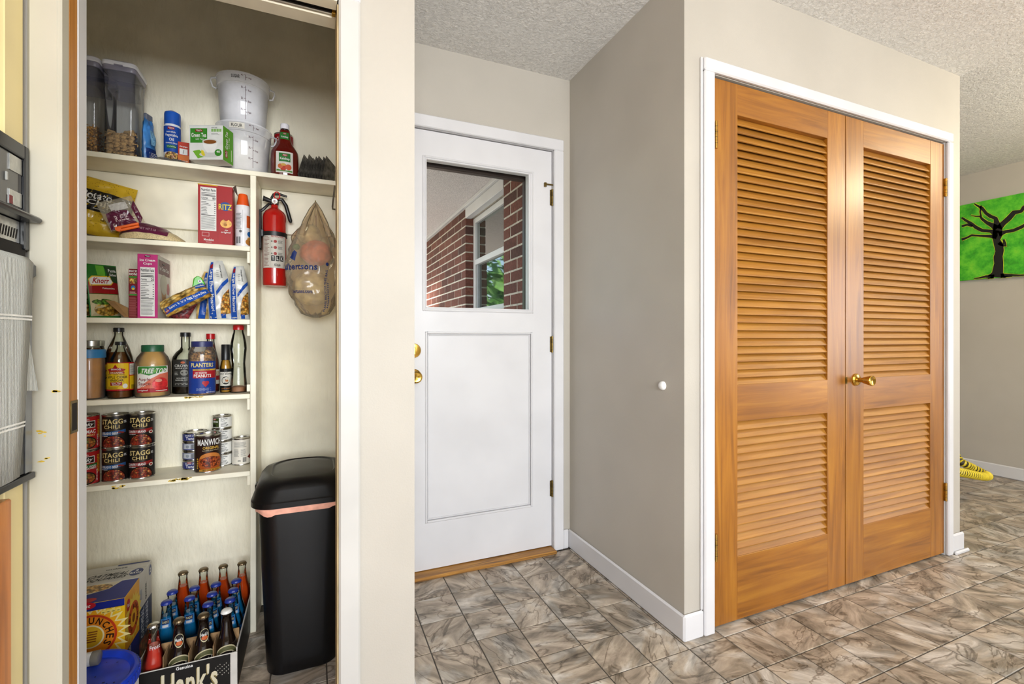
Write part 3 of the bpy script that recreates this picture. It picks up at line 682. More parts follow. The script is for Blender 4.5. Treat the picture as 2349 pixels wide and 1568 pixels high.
def lerp_row(z, t):
    for i in range(3):
        a, b_ = twp(i, t), twp(i + 1, t)
        if a[2] <= z <= b_[2]:
            k = (z - a[2]) / (b_[2] - a[2]); return tuple(a[q] + (b_[q] - a[q]) * k for q in range(3))
    return twp(0, t)
for zz in (ZA(50, 727, 1.24), ZA(50, 734, 1.24), ZA(20, 962, 1.22), ZA(20, 970, 1.22)):
    mb = MB(); mb.rings([[(p[0] + .0046, p[1], p[2]) for p in (lerp_row(zz - .0018, j / ny) for j in range(ny + 1))], [(p[0] + .0046, p[1], p[2]) for p in (lerp_row(zz + .0018, j / ny) for j in range(ny + 1))]], False, False, False); mb.build('white_stripe', m_tws, tw)
# hanging back layer corner with folded hem
mb = MB(); cz = ZA(70, 900, 1.25); mb.rings([[(hx1 - .011, 1.17, hz_ - .03), (hx1 - .010, 1.212, hz_ - .03)], [(hx1 - .009, 1.17, cz + .1), (hx1 - .006, 1.222, cz + .1)], [(hx1 - .008, 1.19, cz + .01), (hx1 - .002, 1.242, cz + .004)]], False, False, False)
o = mb.build('towel_corner', m_tw, tw); o.modifiers.new('thick', 'SOLIDIFY').thickness = .004
box('hem_fold', m_tws, (hx1 - .009, 1.192, cz - .03, hx1 - .004, 1.212, cz + .004), tw, .002)
# ================================================================ picture, hose
px_ = XW - .022
pic = thing('tree_picture', 'green canvas painting of a black tree shaped like a figure', 'painting', (XW - .001, 1.86, 1.545))
def canvas_mat():
    m, nt, b = newmat('mottled_green_paint'); v = ocoord(nt); n = noise_n(nt, 11, 7, .65, v)
    c = ramp(nt, n.outputs[0], [(.28, '#1d6b14'), (.45, '#3ba51d'), (.6, '#62c22a'), (.8, '#86c92f')]); nt.links.new(c, b.inputs['Base Color']); b.inputs['Roughness'].default_value = .6; return m
PW0, PW1, PH = .222, .24, .618
box('canvas', canvas_mat(), (-.021, -PW1, 0, 0, PW0, PH), pic, .001)
def onpic(u, v, h): return (-.0215 - h, -u, v)   # u to the right as seen from the room
pp = Print(pic, onpic); m_ink = M('black_paint', '#12110f', .5); m_glow = M('yellow_green_paint', '#a9b422', .6, var=.25, scale=20)
def stroke(mat, pts, layer, grow=0, name='tree_silhouette'):
    m = pp._m(name, mat); n = len(m.v); P2 = []
    for i in range(len(pts)):
        a = pts[max(i - 1, 0)]; b_ = pts[min(i + 1, len(pts) - 1)]; d = Vector((b_[0] - a[0], b_[1] - a[1])).normalized(); w = pts[i][2] + grow
        for s_ in (-1, 1): m.v.append(onpic(pts[i][0] - d.y * w * s_, pts[i][1] + d.x * w * s_, layer * .0006))
    for i in range(len(pts) - 1): a = n + 2 * i; m.f.append((a, a + 1, a + 3, a + 2))
def pq(x, y):   # zoomed photo crop (1084x1568 of px 2190..2349) to canvas coordinates
    X_, Y_ = 2190 + x / 6.818, 430 + y / 6.818; yy = YX(X_, px_); return (1.86 - yy, ZA(X_, Y_, yy) - 1.545)
def branch(pts):
    L = [pq(x, y) + (w * .00052,) for x, y, w in pts]
    L = [(max(-PW0 + .001, min(PW1 - .002, a)), b_, c) for a, b_, c in L]
    stroke(m_glow, L, 1, .0035, 'painted_glow'); stroke(m_ink, L, 2)
branch([(650, 1400, 105), (670, 1330, 62), (690, 1180, 50), (680, 1080, 50), (705, 990, 46), (690, 900, 50), (660, 830, 40), (665, 760, 55), (670, 640, 50), (655, 540, 30), (640, 480, 22), (560, 450, 22), (490, 400, 18), (430, 320, 18), (350, 280, 12), (310, 252, 7)])
branch([(665, 640, 40), (590, 590, 30), (500, 545, 20), (430, 490, 16), (400, 450, 12), (330, 450, 8), (255, 432, 4)])
branch([(415, 455, 10), (400, 380, 9), (410, 300, 10), (418, 280, 4)])
branch([(670, 720, 45), (560, 680, 22), (430, 670, 22), (330, 620, 22), (260, 560, 18), (170, 510, 16), (112, 470, 12)])
branch([(280, 600, 18), (200, 580, 16), (112, 605, 18)])
branch([(665, 770, 36), (560, 760, 20), (400, 755, 14), (270, 745, 15), (180, 790, 16), (112, 812, 22)])
branch([(690, 640, 40), (760, 560, 34), (850, 480, 36), (930, 390, 34), (1040, 370, 24), (1084, 310, 24), (1150, 260, 22), (1260, 210, 12), (1400, 150, 5)])
branch([(690, 730, 40), (800, 690, 24), (920, 670, 22), (1040, 620, 24), (1150, 560, 22), (1300, 520, 14), (1440, 500, 5)])
branch([(690, 865, 22), (740, 900, 16), (800, 910, 16), (785, 870, 14), (765, 810, 12)])
branch([(620, 1390, 30), (480, 1390, 18), (400, 1410, 12), (300, 1425, 5)])
branch([(720, 1380, 34), (860, 1365, 14), (1000, 1372, 10), (1200, 1360, 8), (1400, 1370, 4)])
branch([(600, 1400, 14), (520, 1425, 5)]); branch([(760, 1390, 14), (900, 1390, 4)])
pp.ell('tree_silhouette', m_ink, *pq(680, 820), .013, .019, 5)
pp.done()
hs = thing('vacuum_hose', 'yellow ribbed hose looping out from behind the closet wall', 'hose', (0, 0, 0))
m_hy = M('yellow_hose', '#d6bf2e', .4); m_hk = M('black_hose_groove', '#2c2714', .5)
hc = []
hp = lambda x, y, Y: Vector((XA(x, Y), Y, ZA(x, y, Y)))
ctrl = [Vector((4.0, 2.05, .029)), Vector((3.98, 1.95, .06)), hp(2180, 1047, 1.80), hp(2205, 1060, 1.74), hp(2238, 1076, 1.70), hp(2262, 1088, 1.66), hp(2264, 1092, 1.62), hp(2245, 1091, 1.58), hp(2205, 1083, 1.56), hp(2160, 1075, 1.60), Vector((3.55, 1.75, .1)), Vector((3.5, 1.95, .03))]
for i in range(len(ctrl) - 1):
    p0, p1, p2, p3 = ctrl[max(i - 1, 0)], ctrl[i], ctrl[i + 1], ctrl[min(i + 2, len(ctrl) - 1)]
    for k in range(34):
        t = k / 34; hc.append(.5 * ((2 * p1) + (p2 - p0) * t + (2 * p0 - 5 * p1 + 4 * p2 - p3) * t * t + (3 * p1 - p0 - 3 * p2 + p3) * t ** 3))
hr = [hc[0]]; acc = 0
for i in range(1, len(hc)):
    acc += (hc[i] - hc[i - 1]).length
    if acc >= .0035: hr.append(hc[i]); acc = 0
hc = hr
MB().tube(hc, .0225, 12).build('hose_core', m_hk, hs, smooth=60)
for i in range(0, len(hc) - 4, 4): MB().tube([hc[i], hc[i + 1], hc[i + 2]], [.024, .0275, .024], 14).build('hose_rib', m_hy, hs, smooth=60)
# ================================================================ food on the shelves
m_steel = M('tin_steel', '#c4c2bc', .25, 1, var=.08); m_lidtop = M('tin_lid', '#aeaaa2', .3, 1, var=.12, scale=60)
m_glass = glassy('clear_bottle_glass', '#f9fbf7', ior=1.45); m_plas = glassy('clear_plastic', '#f4f4f6', ior=1.4, veil=.05)
def winco(p, u, v, w, h, L=3):
    p.ell('logo_plate', tint('#a51620'), u, v, w / 2, h / 2, L, 12, 1); p.rect('logo_plate', tint('#a51620'), u - w * .45, v - h * .42, u + w * .45, v + h * .42, L)
    p.text(tint(WHT), 'WinCo', u - w * .38, v - h * .12, u + w * .38, v + h * .34, L + 1, bold=.04); p.text(tint(WHT), 'FOODS', u - w * .2, v - h * .34, u + w * .2, v - h * .18, L + 1)
def nutrition(p, u0, v0, u1, v1, cal='80', L=2, seed=1):
    w, h = u1 - u0, v1 - v0; k = tint(BLK); p.rect('nutrition_panel', tint(WHT), u0, v0, u1, v1, L)
    e = w * .05; p.text(k, 'Nutrition Facts', u0 + e, v1 - h * .09, u1 - e, v1 - h * .025, L + 1, bold=.05)
    p.lines(k, u0 + e, v1 - h * .17, u1 - e, v1 - h * .10, 2, L + 1, .3, .1, seed=seed)
    p.rect('rule', k, u0 + e, v1 - h * .20, u1 - e, v1 - h * .185, L + 1)
    p.text(k, 'Calories', u0 + e, v1 - h * .27, u0 + w * .45, v1 - h * .225, L + 1, bold=.05); p.text(k, cal, u1 - w * .25, v1 - h * .275, u1 - e, v1 - h * .22, L + 1, bold=.05)
    p.rect('rule', k, u0 + e, v1 - h * .295, u1 - e, v1 - h * .287, L + 1)
    p.lines(k, u0 + e, v1 - h * .62, u1 - w * .35, v1 - h * .31, 9, L + 1, .28, .5, seed=seed + 1); p.lines(k, u1 - w * .14, v1 - h * .60, u1 - e, v1 - h * .31, 6, L + 1, .28, .1, seed=seed + 2)
    p.rect('rule', k, u0 + e, v1 - h * .65, u1 - e, v1 - h * .635, L + 1)
    p.lines(tint('#555555'), u0 + e, v0 + h * .04, u1 - e, v1 - h * .66, 12, L + 1, .3, .2, seed=seed + 3)
def can_shell(t, r, h, col, rough=.3):
    lath('can_body', M('can_' + col.strip('#'), col, rough, var=.03), [(r, .004), (r, h - .005)], t, 32, cap0=False, cap1=False)
    lath('can_rim', m_steel, [(r - .002, 0), (r + .0008, .001), (r + .0008, .0035), (r, .0048)], t, 32)
    lath('can_lid', m_steel, [(r, h - .0055), (r + .0008, h - .004), (r + .0008, h - .0005), (r - .001, h), (r - .0025, h - .001), (r - .003, h - .004), (r - .012, h - .0042), (r - .013, h - .0036), (.002, h - .0038)], t, 32, cap0=False)
chili = cellmat('chili_bean_print', 190, [(0, '#5c120c'), (.25, '#8e2313'), (.5, '#a83a1c'), (.75, '#7a1a10'), (.92, '#d28a4a')])
def stagg(x, y, z, rz, kind, label):
    r, h = .037, .113; t = thing('chili_can', label, 'can', (x, y, z), rz, 'chili cans stacked on the lowest shelf'); can_shell(t, r, h, '#191412')
    p = Print(t, on_cyl(r)); g = tint('#e9cf8a')
    p.text(g, 'STAGG', -.031, .082, .031, .099, 2, bold=.05).text(g, 'CHILI', -.022, .067, .022, .079, 2, bold=.04)
    p.lines(tint('#9a7a4a'), -.016, .063, .016, .065, 1, 2)
    bc = '#2f5f9a' if kind else '#94201f'
    p.poly('label_band', tint(bc), [(-.04, .042), (0, .044), (.04, .052), (.04, .062), (0, .058), (-.04, .056)], 1)
    p.text(tint(WHT), 'SILVERADO BEEF' if kind else 'COUNTRY BRAND', -.038, .047, .018, .0555, 3, bold=.03); p.text(tint(WHT), 'WITH BEANS', -.036, .041, -.01, .0445, 3)
    p.ell('bowl_print', tint('#0e0b0a'), .004, .008, .037, .036, 2, 28, 4, 0, PI); p.ell('chili_print', chili, .004, .009, .033, .0325, 3, 28, 4, 0, PI); p.rect('chili_print', chili, -.024, .0055, .032, .0095, 3)
    if kind: p.ell('bean_print', tint('#8a2f22'), .022, .054, .006, .003, 3, 12, 1).ell('bean_print', tint('#8a2f22'), .030, .052, .005, .0028, 3, 12, 1)
    else: p.ell('onion_print', tint('#e6e2cf'), .034, .047, .007, .006, 3, 14, 2).ell('onion_print', tint('#94201f'), .034, .047, .004, .0035, 4, 14, 2)
    p.lines(tint(WHT), .034, .085, .044, .094, 3, 2, .35)
    p.done(); return t
zs = SZ[4]; Yc = 2.012
xa, xb = XA(326, Yc), XA(266, Yc - .004)
for lev in (0, 1):
    stagg(xa, Yc, zs + .1132 * lev, facing(xa, Yc) - .22, 0, 'red-banded black chili can, %s of the right chili stack' % ('upper' if lev else 'lower'))
    stagg(xb, Yc - .004, zs + .1132 * lev, facing(xb, Yc) - .34, 1, 'blue-banded black chili can, %s of the left chili stack' % ('upper' if lev else 'lower'))
def chunky(x, y, z, rz, low):
    r, h = .0405, .116; t = thing('soup_can', 'red soup can at the left end of the lowest shelf, %s of two' % ('lower' if low else 'upper'), 'can', (x, y, z), rz, 'red soup cans'); can_shell(t, r, h, '#a01319')
    p = Print(t, on_cyl(r)); p.rect('label_plate', tint(WHT), -.032, .074, .031, .097, 1); p.rect('label_plate', tint('#2a1210'), -.030, .076, .029, .095, 2)
    p.text(tint(WHT), 'Chunky', -.028, .077, .027, .092, 3, bold=.06, slant=.1); p.text(tint(WHT), "Campbell's", -.014, .098, .014, .104, 2)
    if low: p.poly('label_band', tint('#2c6b34'), [(-.04, .052), (.04, .062), (.04, .072), (-.04, .066)], 2); p.text(tint(WHT), 'CHICKEN AND', -.03, .0605, .036, .0665, 3, bold=.03); p.text(tint(WHT), 'SAUSAGE GUMBO', -.03, .054, .036, .060, 3, bold=.03)
    else: p.text(tint(WHT), 'CHILI MAC', -.03, .056, .032, .068, 3, bold=.05); p.text(tint('#f0d080'), 'BEANS & MEAT', -.03, .047, .03, .053, 3)
    p.ell('soup_print', tint('#1b1512'), .002, .025, .034, .022, 2, 24, 4); p.ell('soup_print_food', cellmat('soup_food_print', 150, [(0, '#a8541e'), (.4, '#c9803a'), (.7, '#6f7a2c'), (.9, '#8c2a18')]), .002, .025, .030, .018, 3, 24, 4)
    p.lines(tint(YEL), .040, .04, .055, .10, 12, 2, .4, .3); p.text(tint(WHT), 'NET WT 18.8 OZ', .037, .012, .043, .05, 2, rot=90); p.done()
xc = XA(196, 1.998)
chunky(xc, 1.985, zs, facing(xc, 2) - .05, True); chunky(xc, 1.985, zs + .1163, facing(xc, 2) - .0, False)
# sloppy joe can
xm, rm = cyl(445, 508, 2.018)
t = thing('sauce_can', 'dark brown sloppy joe sauce can in front of the tuna', 'can', (xm, 2.018, zs), facing(xm, 2.018) + .05); can_shell(t, rm, .135, '#24100c')
p = Print(t, on_cyl(rm)); p.text(tint(WHT), 'MANWICH', -.036, .098, .044, .121, 2, bold=.05).text(tint('#e0b24a'), 'ORIGINAL', -.018, .084, .036, .094, 2, bold=.04).text(tint('#d8c8a0'), 'SLOPPY JOE SAUCE', -.02, .077, .034, .081, 2)
p.ell('bun_print', tint('#a8501c'), .006, .036, .040, .036, 2, 28, 4).ell('bun_print', tint('#d0803a'), .006, .052, .034, .019, 3, 24, 3, 0, PI); p.ell('meat_print', cellmat('sloppy_meat_print', 170, [(0, '#6a1d0e'), (.4, '#9c3a18'), (.8, '#b85a2a')]), .006, .038, .034, .020, 4, 28, 4)
p.rect('label_band', tint('#b8862f'), -.03, .006, .045, .013, 3); p.text(tint('#24100c'), 'NET WT 24 OZ', -.02, .0075, .03, .0115, 4)
for k in range(5): p.ell('icon', tint('#c99a3a'), -.037, .018 + .008 * k, .003, .003, 2, 10, 1)
p.done()
# tuna
xt, _ = cyl(423, 473, 2.078); rt = .0405
for k in range(4):
    t = thing('tuna_can', 'flat blue tuna can, number %s from the bottom of its stack' % ('one', 'two', 'three', 'four')[k], 'can', (xt, 2.078, zs + .0345 * k), facing(xt, 2.078) - .35, 'tuna cans stacked behind the sauce can'); can_shell(t, rt, .034, '#26306f')
    p = Print(t, on_cyl(rt))
    if k in (0, 3): p.text(tint(WHT), 'CHUNK LIGHT', -.022, .020, .022, .026, 2, bold=.03).text(tint(WHT), 'Tuna', -.018, .008, .012, .018, 2, bold=.04)
    else: p.rect('label_panel', tint('#c9ccd2'), -.03, .008, .03, .027, 1).bars(tint(BLK), 0, .009, .02, .025, 14, 2); p.ell('icon', tint('#9aa0a8'), -.012, .017, .006, .006, 2, 12, 1)
    if k == 0: winco(p, -.005, .027, .016, .006)
    p.done()
# olives
xo, ro = cyl(485, 533, 2.082); ro = .0335
for k in range(4):
    t = thing('olive_can', 'small white olive can, number %s from the bottom of its stack' % ('one', 'two', 'three', 'four')[k], 'can', (xo, 2.082, zs + .0478 * k), facing(xo, 2.082), 'olive cans stacked by the post'); can_shell(t, ro, .0472, '#e6e5e0')
    p = Print(t, on_cyl(ro)); p.rect('label_panel', tint('#3c4a22'), -.036, .006, -.010, .041, 1); winco(p, -.026, .036, .014, .006); p.text(tint(WHT), 'Olives', -.032, .024, -.013, .031, 3, bold=.03)
    p.ell('olive_print', tint('#15130f'), -.026, .013, .006, .005, 3, 14, 1); p.text(tint(BLK), 'Nutrition', -.004, .034, .018, .040, 2, bold=.05).text(tint(BLK), 'Facts', -.004, .027, .010, .032, 2, bold=.05)
    p.lines(tint('#444444'), -.004, .008, .018, .025, 4, 2, .35); p.text(tint(BLK), '15', .014, .010, .021, .015, 3, bold=.05); p.done()
xw, rw = cyl(532, 576, 2.07)
t = thing('plain_label_can', 'can turned to its white back label beside the post', 'can', (xw, 2.07, zs), facing(xw, 2.07), None); can_shell(t, rw, .103, '#e2dccf')
p = Print(t, on_cyl(rw)); p.lines(tint('#666666'), -.028, .07, .018, .09, 6, 2, .3, .15); p.lines(tint('#555555'), -.028, .035, -.008, .064, 8, 2, .3); p.lines(tint('#777777'), -.003, .035, .016, .064, 8, 2, .3); p.bars(tint(BLK), .004, .012, .018, .03, 10); p.text(tint(BLK), '100%', -.013, .015, -.003, .021, 2); p.star('label_mark', tint('#7a2a20'), .03, .03, .010, .006, 4, 2); p.done()
# ---------------------------------------------------------------- bottles and jars, fourth shelf
zs = SZ[3]
def bottle(name, label, x, y, z, prof, capprof, capmat, glass, liquid=None, fill=None, rz=None, cat='bottle', group=None, seg=28, sx=1, sy=1):
    t = thing(name, label, cat, (x, y, z), facing(x, y) if rz is None else rz, group)
    lath('bottle_body', glass, prof, t, seg, 50, sx=sx, sy=sy)
    if liquid is not None:
        pr = [(max(.001, r - .0014), zz + (.003 if i == 0 else 0)) for i, (r, zz) in enumerate(prof) if zz < fill]
        for (r0, z0), (r1, z1) in zip(prof, prof[1:]):
            if z0 <= fill <= z1: k = (fill - z0) / max(1e-6, z1 - z0); pr.append((max(.001, r0 + (r1 - r0) * k - .0014), fill)); break
        lath('contents', liquid, pr, t, seg, 50, sx=sx, sy=sy)
    if capprof: lath('cap', capmat, capprof, t, 24, 40)
    return t
def cap(r, z0, z1, e=.0015): return [(r, z0), (r, z1 - e), (r - e, z1), (.002, z1)]
m_black = M('black_plastic', '#17181a', .35); m_redcap = M('red_plastic', '#b3141a', .3)
m_cider = M('amber_vinegar', '#6d3d16', .15, var=.05); m_ciderp = M('pale_vinegar', '#b98f4a', .15, var=.04)
# big vinegar, small vinegar
xv, rv = cyl(238, 306, 2.072)
vp = lambda r, h: [(r * .9, 0), (r, .004), (r, h * .5), (r * .97, h * .56), (r * .75, h * .70), (r * .42, h * .84), (r * .31, h * .89), (r * .31, h * .95)]
t = bottle('vinegar_bottle', 'large vinegar bottle at the back with black cap', xv, 2.072, zs, vp(rv, .241), cap(.0155, .226, .241), m_black, m_glass, m_cider, .155, rz=facing(xv, 2) + .1, group='cider vinegar bottles')
def bragg(t, r, z0, z1, k=1.0):
    p = Print(t, on_cyl(r + .0004)); h = z1 - z0; y_ = tint('#efc51c', .45)
    p.rect('label', tint('#b5181c'), -.046 * k, z0, .062 * k, z1, 1, 16); p.rect('label', y_, -.044 * k, z0 + h * .06, .026 * k, z1 - h * .03, 2, 10); p.rect('label', tint('#e8e4d6'), .029 * k, z0 + h * .55, .06 * k, z1 - h * .05, 2, 6); p.rect('label', y_, .029 * k, z0 + h * .05, .06 * k, z0 + h * .52, 2, 6)
    p.poly('emblem', tint('#a81a1c'), [(-.03 * k, z0 + h * .68), (.012 * k, z0 + h * .68), (.017 * k, z0 + h * .76), (-.004 * k, z0 + h * .82), (-.010 * k, z0 + h * .93), (-.016 * k, z0 + h * .82), (-.036 * k, z0 + h * .76)], 3); p.text(tint(WHT), 'BRAGG', -.022 * k, z0 + h * .73, .004 * k, z0 + h * .79, 4, bold=.05)
    p.rect('label_band', tint('#a81a1c'), -.03 * k, z0 + h * .61, .014 * k, z0 + h * .67, 3); p.text(tint(WHT), 'ORGANIC', -.026 * k, z0 + h * .62, .010 * k, z0 + h * .66, 4, bold=.04); p.text(tint(BLK), 'RAW - UNFILTERED', -.034 * k, z0 + h * .56, .016 * k, z0 + h * .59, 3)
    p.text(tint(BLK), 'APPLE CIDER', -.037 * k, z0 + h * .44, .022 * k, z0 + h * .53, 3, bold=.05).text(tint(BLK), 'VINEGAR', -.028 * k, z0 + h * .33, .012 * k, z0 + h * .42, 3, bold=.05)
    p.rect('label_band', tint('#a81a1c'), -.025 * k, z0 + h * .19, .008 * k, z0 + h * .31, 3); p.text(tint(WHT), 'With The', -.021 * k, z0 + h * .255, .004 * k, z0 + h * .30, 4, bold=.03); p.text(tint(WHT), "'Mother'", -.019 * k, z0 + h * .20, .002 * k, z0 + h * .245, 4, bold=.03)
    p.lines(tint('#3a3020'), -.034 * k, z0 + h * .07, .004 * k, z0 + h * .17, 4, 3, .35); p.ell('emblem', tint(WHT), .016 * k, z0 + h * .17, .007 * k, .008 * k, 3, 14, 1)
    p.lines(tint('#444444'), .031 * k, z0 + h * .58, .058 * k, z1 - h * .08, 9, 3, .35, .2); p.bars(tint(BLK), .036 * k, z0 + h * .06, .052 * k, z0 + h * .2, 10, 3); p.done()
bragg(t, rv, .02, .115, 1.25)
xv2, rv2 = cyl(245.5, 307.5, 1.99)
t = bottle('vinegar_bottle', 'small vinegar bottle with yellow label and black cap', xv2, 1.99, zs, vp(rv2, .192), cap(.0155, .18, .192), m_black, m_glass, m_cider, .024, group='cider vinegar bottles', rz=facing(xv2, 2) - .12); bragg(t, rv2, .026, .122)
# peanut butter style jar and silver-lid jar
xj = XA(245, 1.995) - .046
m_pb = M('caramel_spread', '#b98238', .3, var=.06, scale=30)
jarp = [(.038, 0), (.0425, .006), (.0425, .133), (.0405, .14)]
t = bottle('spread_jar', 'jar of tan spread with blue lid at the shelf left end', xj, 1.99, zs, jarp, [(.044, .138), (.044, .164), (.042, .166), (.002, .166)], M('blue_lid', '#2d78ae', .4), m_plas, m_pb, .138, cat='jar')
xs_ = XA(238, 2.075) - .036
t = bottle('preserve_jar', 'dark jar with silver screw lid behind the blue-lidded jar', xs_, 2.078, zs, [(.035, 0), (.0375, .006), (.0375, .16), (.033, .178)], [(.036, .176), (.0365, .194), (.034, .196), (.002, .196)], m_steel, m_glass, M('dark_preserve', '#4a2a18', .25), .17, cat='jar')
# apple sauce jar
xq, rq = cyl(307.5, 391.8, 2.0)
t = bottle('applesauce_jar', 'wide applesauce jar with green lid and apple label', xq, 2.0, zs, [(rq * .95, 0), (rq, .006), (rq, .105), (rq * .98, .118), (rq * .86, .138), (rq * .66, .153), (rq * .6, .158)], [(.0325, .157), (.0325, .178), (.031, .18), (.002, .18)], M('green_lid', '#1f5a3a', .4), m_plas, M('apple_sauce', '#bf9440', .3, var=.05), .157, cat='jar')
p = Print(t, on_cyl(rq + .0005)); p.rect('label', tint('#efeae2'), -.048, .018, .048, .108, 1, 18); p.poly('label_art', tint('#e2775e'), [(-.02, .03), (.048, .03), (.048, .085), (.02, .08), (-.005, .065), (-.048, .03)], 2)
p.rect('label_band', tint('#b5202a'), -.048, .018, .048, .032, 3, 12); p.poly('leaf_art', tint('#3f8a3a'), [(-.045, .104), (-.046, .092), (-.034, .083), (-.01, .076), (.012, .083), (.035, .09), (.044, .1), (.04, .107), (-.04, .107)], 3)
for k in range(9): p.poly('leaf_art', tint('#6fb04a' if k % 2 else '#2f7a33'), [(-.042 + k * .009, .080 + .001 * k), (-.033 + k * .009, .088), (-.036 + k * .009, .098), (-.046 + k * .009, .09)], 4)
p.text(tint(WHT), 'TREE TOP', -.035, .083, .040, .1, 5, bold=.08, slant=.06).text(tint('#8d2a2a'), 'Apple', -.043, .056, -.006, .068, 4, bold=.01).text(tint('#8d2a2a'), 'Sauce', -.043, .043, -.006, .054, 4, bold=.01)
p.ell('apple_art', M('red_apple_print', '#c02a2c', .4, var=.2, scale=60), .022, .046, .024, .022, 5, 24, 3); p.ell('apple_art', tint('#e8a08a'), .016, .058, .010, .006, 6, 14, 1); p.text(tint(WHT), 'original', -.043, .0215, -.014, .028, 4, bold=.03); p.lines(tint(WHT), .008, .022, .045, .026, 1, 4); p.done()
# syrup
xy, ry = cyl(392.6, 456, 2.065)
t = bottle('syrup_bottle', 'round-shouldered syrup bottle with dark label and black cap', xy, 2.07, zs, [(ry * .95, 0), (ry, .006), (ry, .118), (ry * .93, .135), (ry * .7, .152), (ry * .42, .163), (ry * .33, .172), (ry * .33, .212)], cap(.0165, .209, .225), m_black, m_glass, M('dark_syrup', '#20150d', .15), .105, rz=facing(xy, 2.03) - .2)
p = Print(t, on_cyl(ry + .0004)); p.rect('label', tint('#35322e'), -.038, .026, .038, .126, 1, 14); k_ = tint('#d8d4ca'); p.text(k_, 'CROWN', -.028, .098, .028, .108, 2, bold=.02).text(k_, 'MAPLE SYRUP', -.024, .092, .024, .096, 2).ell('emblem', tint('#c8653a'), 0, .115, .007, .004, 2, 12, 1); p.ell('emblem', tint('#8f8b82'), .004, .078, .012, .011, 2, 16, 1); p.lines(k_, -.028, .070, -.014, .085, 3, 2, .25); p.text(k_, 'BOURBON', -.02, .056, .02, .060, 2).text(k_, 'BARREL AGED', -.024, .049, .024, .053, 2); p.lines(k_, -.026, .034, .026, .042, 2, 2, .25); p.done()
# peanuts jar
xp, rp = cyl(431, 496, 1.984)
m_nut = cellmat('roasted_peanuts', 120, [(0, '#a8702a'), (.4, '#c9924a'), (.7, '#dcb06a'), (.9, '#8a5620')])
t = bottle('peanut_jar', 'clear peanut jar with navy lid and blue label', xp, 1.984, zs, [(rp * .94, 0), (rp, .006), (rp, .145), (rp * .96, .156), (rp * .82, .170), (rp * .76, .175)], [(.0335, .173), (.0335, .191), (.032, .1925), (.002, .1925)], M('navy_lid', '#252a5e', .4), m_plas, m_nut, .145, cat='jar')
mb = MB(); rr = random.Random(5)
for k in range(46):
    a, q = rr.uniform(0, 2 * PI), math.sqrt(rr.random()) * (rp * .8); c = Vector((q * math.cos(a), q * math.sin(a), .147 + rr.uniform(0, .012) * (1 - q / rp) + .004 * math.cos(a))); n_ = len(mb.v)
    ax = Vector((rr.gauss(0, 1), rr.gauss(0, 1), rr.gauss(0, .5))).normalized(); MB.tube(mb, [c - ax * .008, c - ax * .004, c + ax * .004, c + ax * .008], [.001, .0042, .0042, .001], 7)
mb.build('peanuts', m_nut, t, smooth=60, kind='stuff')
p = Print(t, on_cyl(rp + .0005)); bl = tint('#1f3f94'); p.rect('label', bl, -.05, .008, .05, .122, 1, 18); p.text(tint('#f4e08a'), 'PLANTERS', -.036, .101, .036, .116, 2, bold=.04); p.rect('label_band', tint('#e0b43a'), -.03, .089, .05, .094, 2); p.text(tint('#26304a'), 'LIGHTLY SALTED', -.02, .0902, .024, .0932, 3); p.rect('label_band', tint('#b21f28'), -.03, .062, .05, .0885, 2, 10); p.text(tint(WHT), 'DRY ROASTED', -.022, .078, .014, .084, 3, bold=.02).text(tint(WHT), 'PEANUTS', -.026, .065, .028, .076, 3, bold=.05)
p.ell('heart_mark', tint('#b8323c'), .005, .046, .006, .006, 2, 14, 1).ell('heart_mark', tint('#b8323c'), .015, .046, .006, .006, 2, 14, 1).poly('heart_mark', tint('#b8323c'), [(-.001, .044), (.010, .030), (.021, .044), (.010, .049)], 2); p.lines(tint('#a8b8d8'), -.018, .018, .03, .028, 4, 2, .3); p.text(tint(WHT), 'NET WT 16 OZ', .012, .0095, .044, .0135, 2); p.done()
# red sauce bottle behind, narrow sauce, tall clear bottle
xr, rr_ = cyl(461, 505, 2.082)
t = bottle('ketchup_bottle', 'red sauce bottle with red cap half hidden behind the peanut jar', xr, 2.082, zs, [(.026, 0), (.029, .006), (.0295, .08), (.026, .12), (.0165, .165), (.0125, .19), (.0125, .204)], cap(.015, .2, .221), m_redcap, m_glass, M('tomato_red', '#7a160f', .2), .18); p = Print(t, on_cyl(.0302)); p.rect('label', tint('#e9e6de'), -.03, .03, .035, .085, 1, 12); p.rect('label_band', tint('#b0232a'), -.03, .045, .035, .062, 2, 10); p.text(tint('#e0b030'), 'SAUCE', .006, .064, .03, .078, 3, bold=.04); p.done()
xn, _ = cyl(505.5, 530, 2.03); rn = .0185
t = bottle('sauce_bottle', 'slim sauce bottle with tall black cap and white label', xn, 2.03, zs, [(rn * .95, 0), (rn, .004), (rn, .095), (rn * .85, .112), (.0115, .126), (.0115, .135)], [(.0145, .122), (.0145, .178), (.013, .18), (.002, .18)], m_black, m_glass, M('mustard_sauce', '#a87a28', .2), .125)
p = Print(t, on_cyl(rn + .0004)); p.rect('label', tint('#1a1a1a'), -.024, .01, .024, .09, 1, 10); p.rect('label', tint('#e9e4d8'), -.023, .026, .023, .078, 2, 10); p.text(tint(BLK), 'SPICY BROWN', -.02, .067, .02, .0735, 3, bold=.04).text(tint(BLK), 'THE', -.006, .0745, .006, .077, 3); p.ell('label_art', tint(BLK), 0, .046, .013, .015, 3, 18, 1).ell('label_art', tint('#d8d2c4'), .002, .048, .010, .011, 4, 18, 1).ell('label_art', tint('#b86a2a'), .003, .045, .005, .004, 5, 12, 1); p.text(tint('#c8763a'), 'LOW HEAT', -.014, .014, .014, .018, 3); p.done()
xk, rk = cyl(527, 567, 2.02)
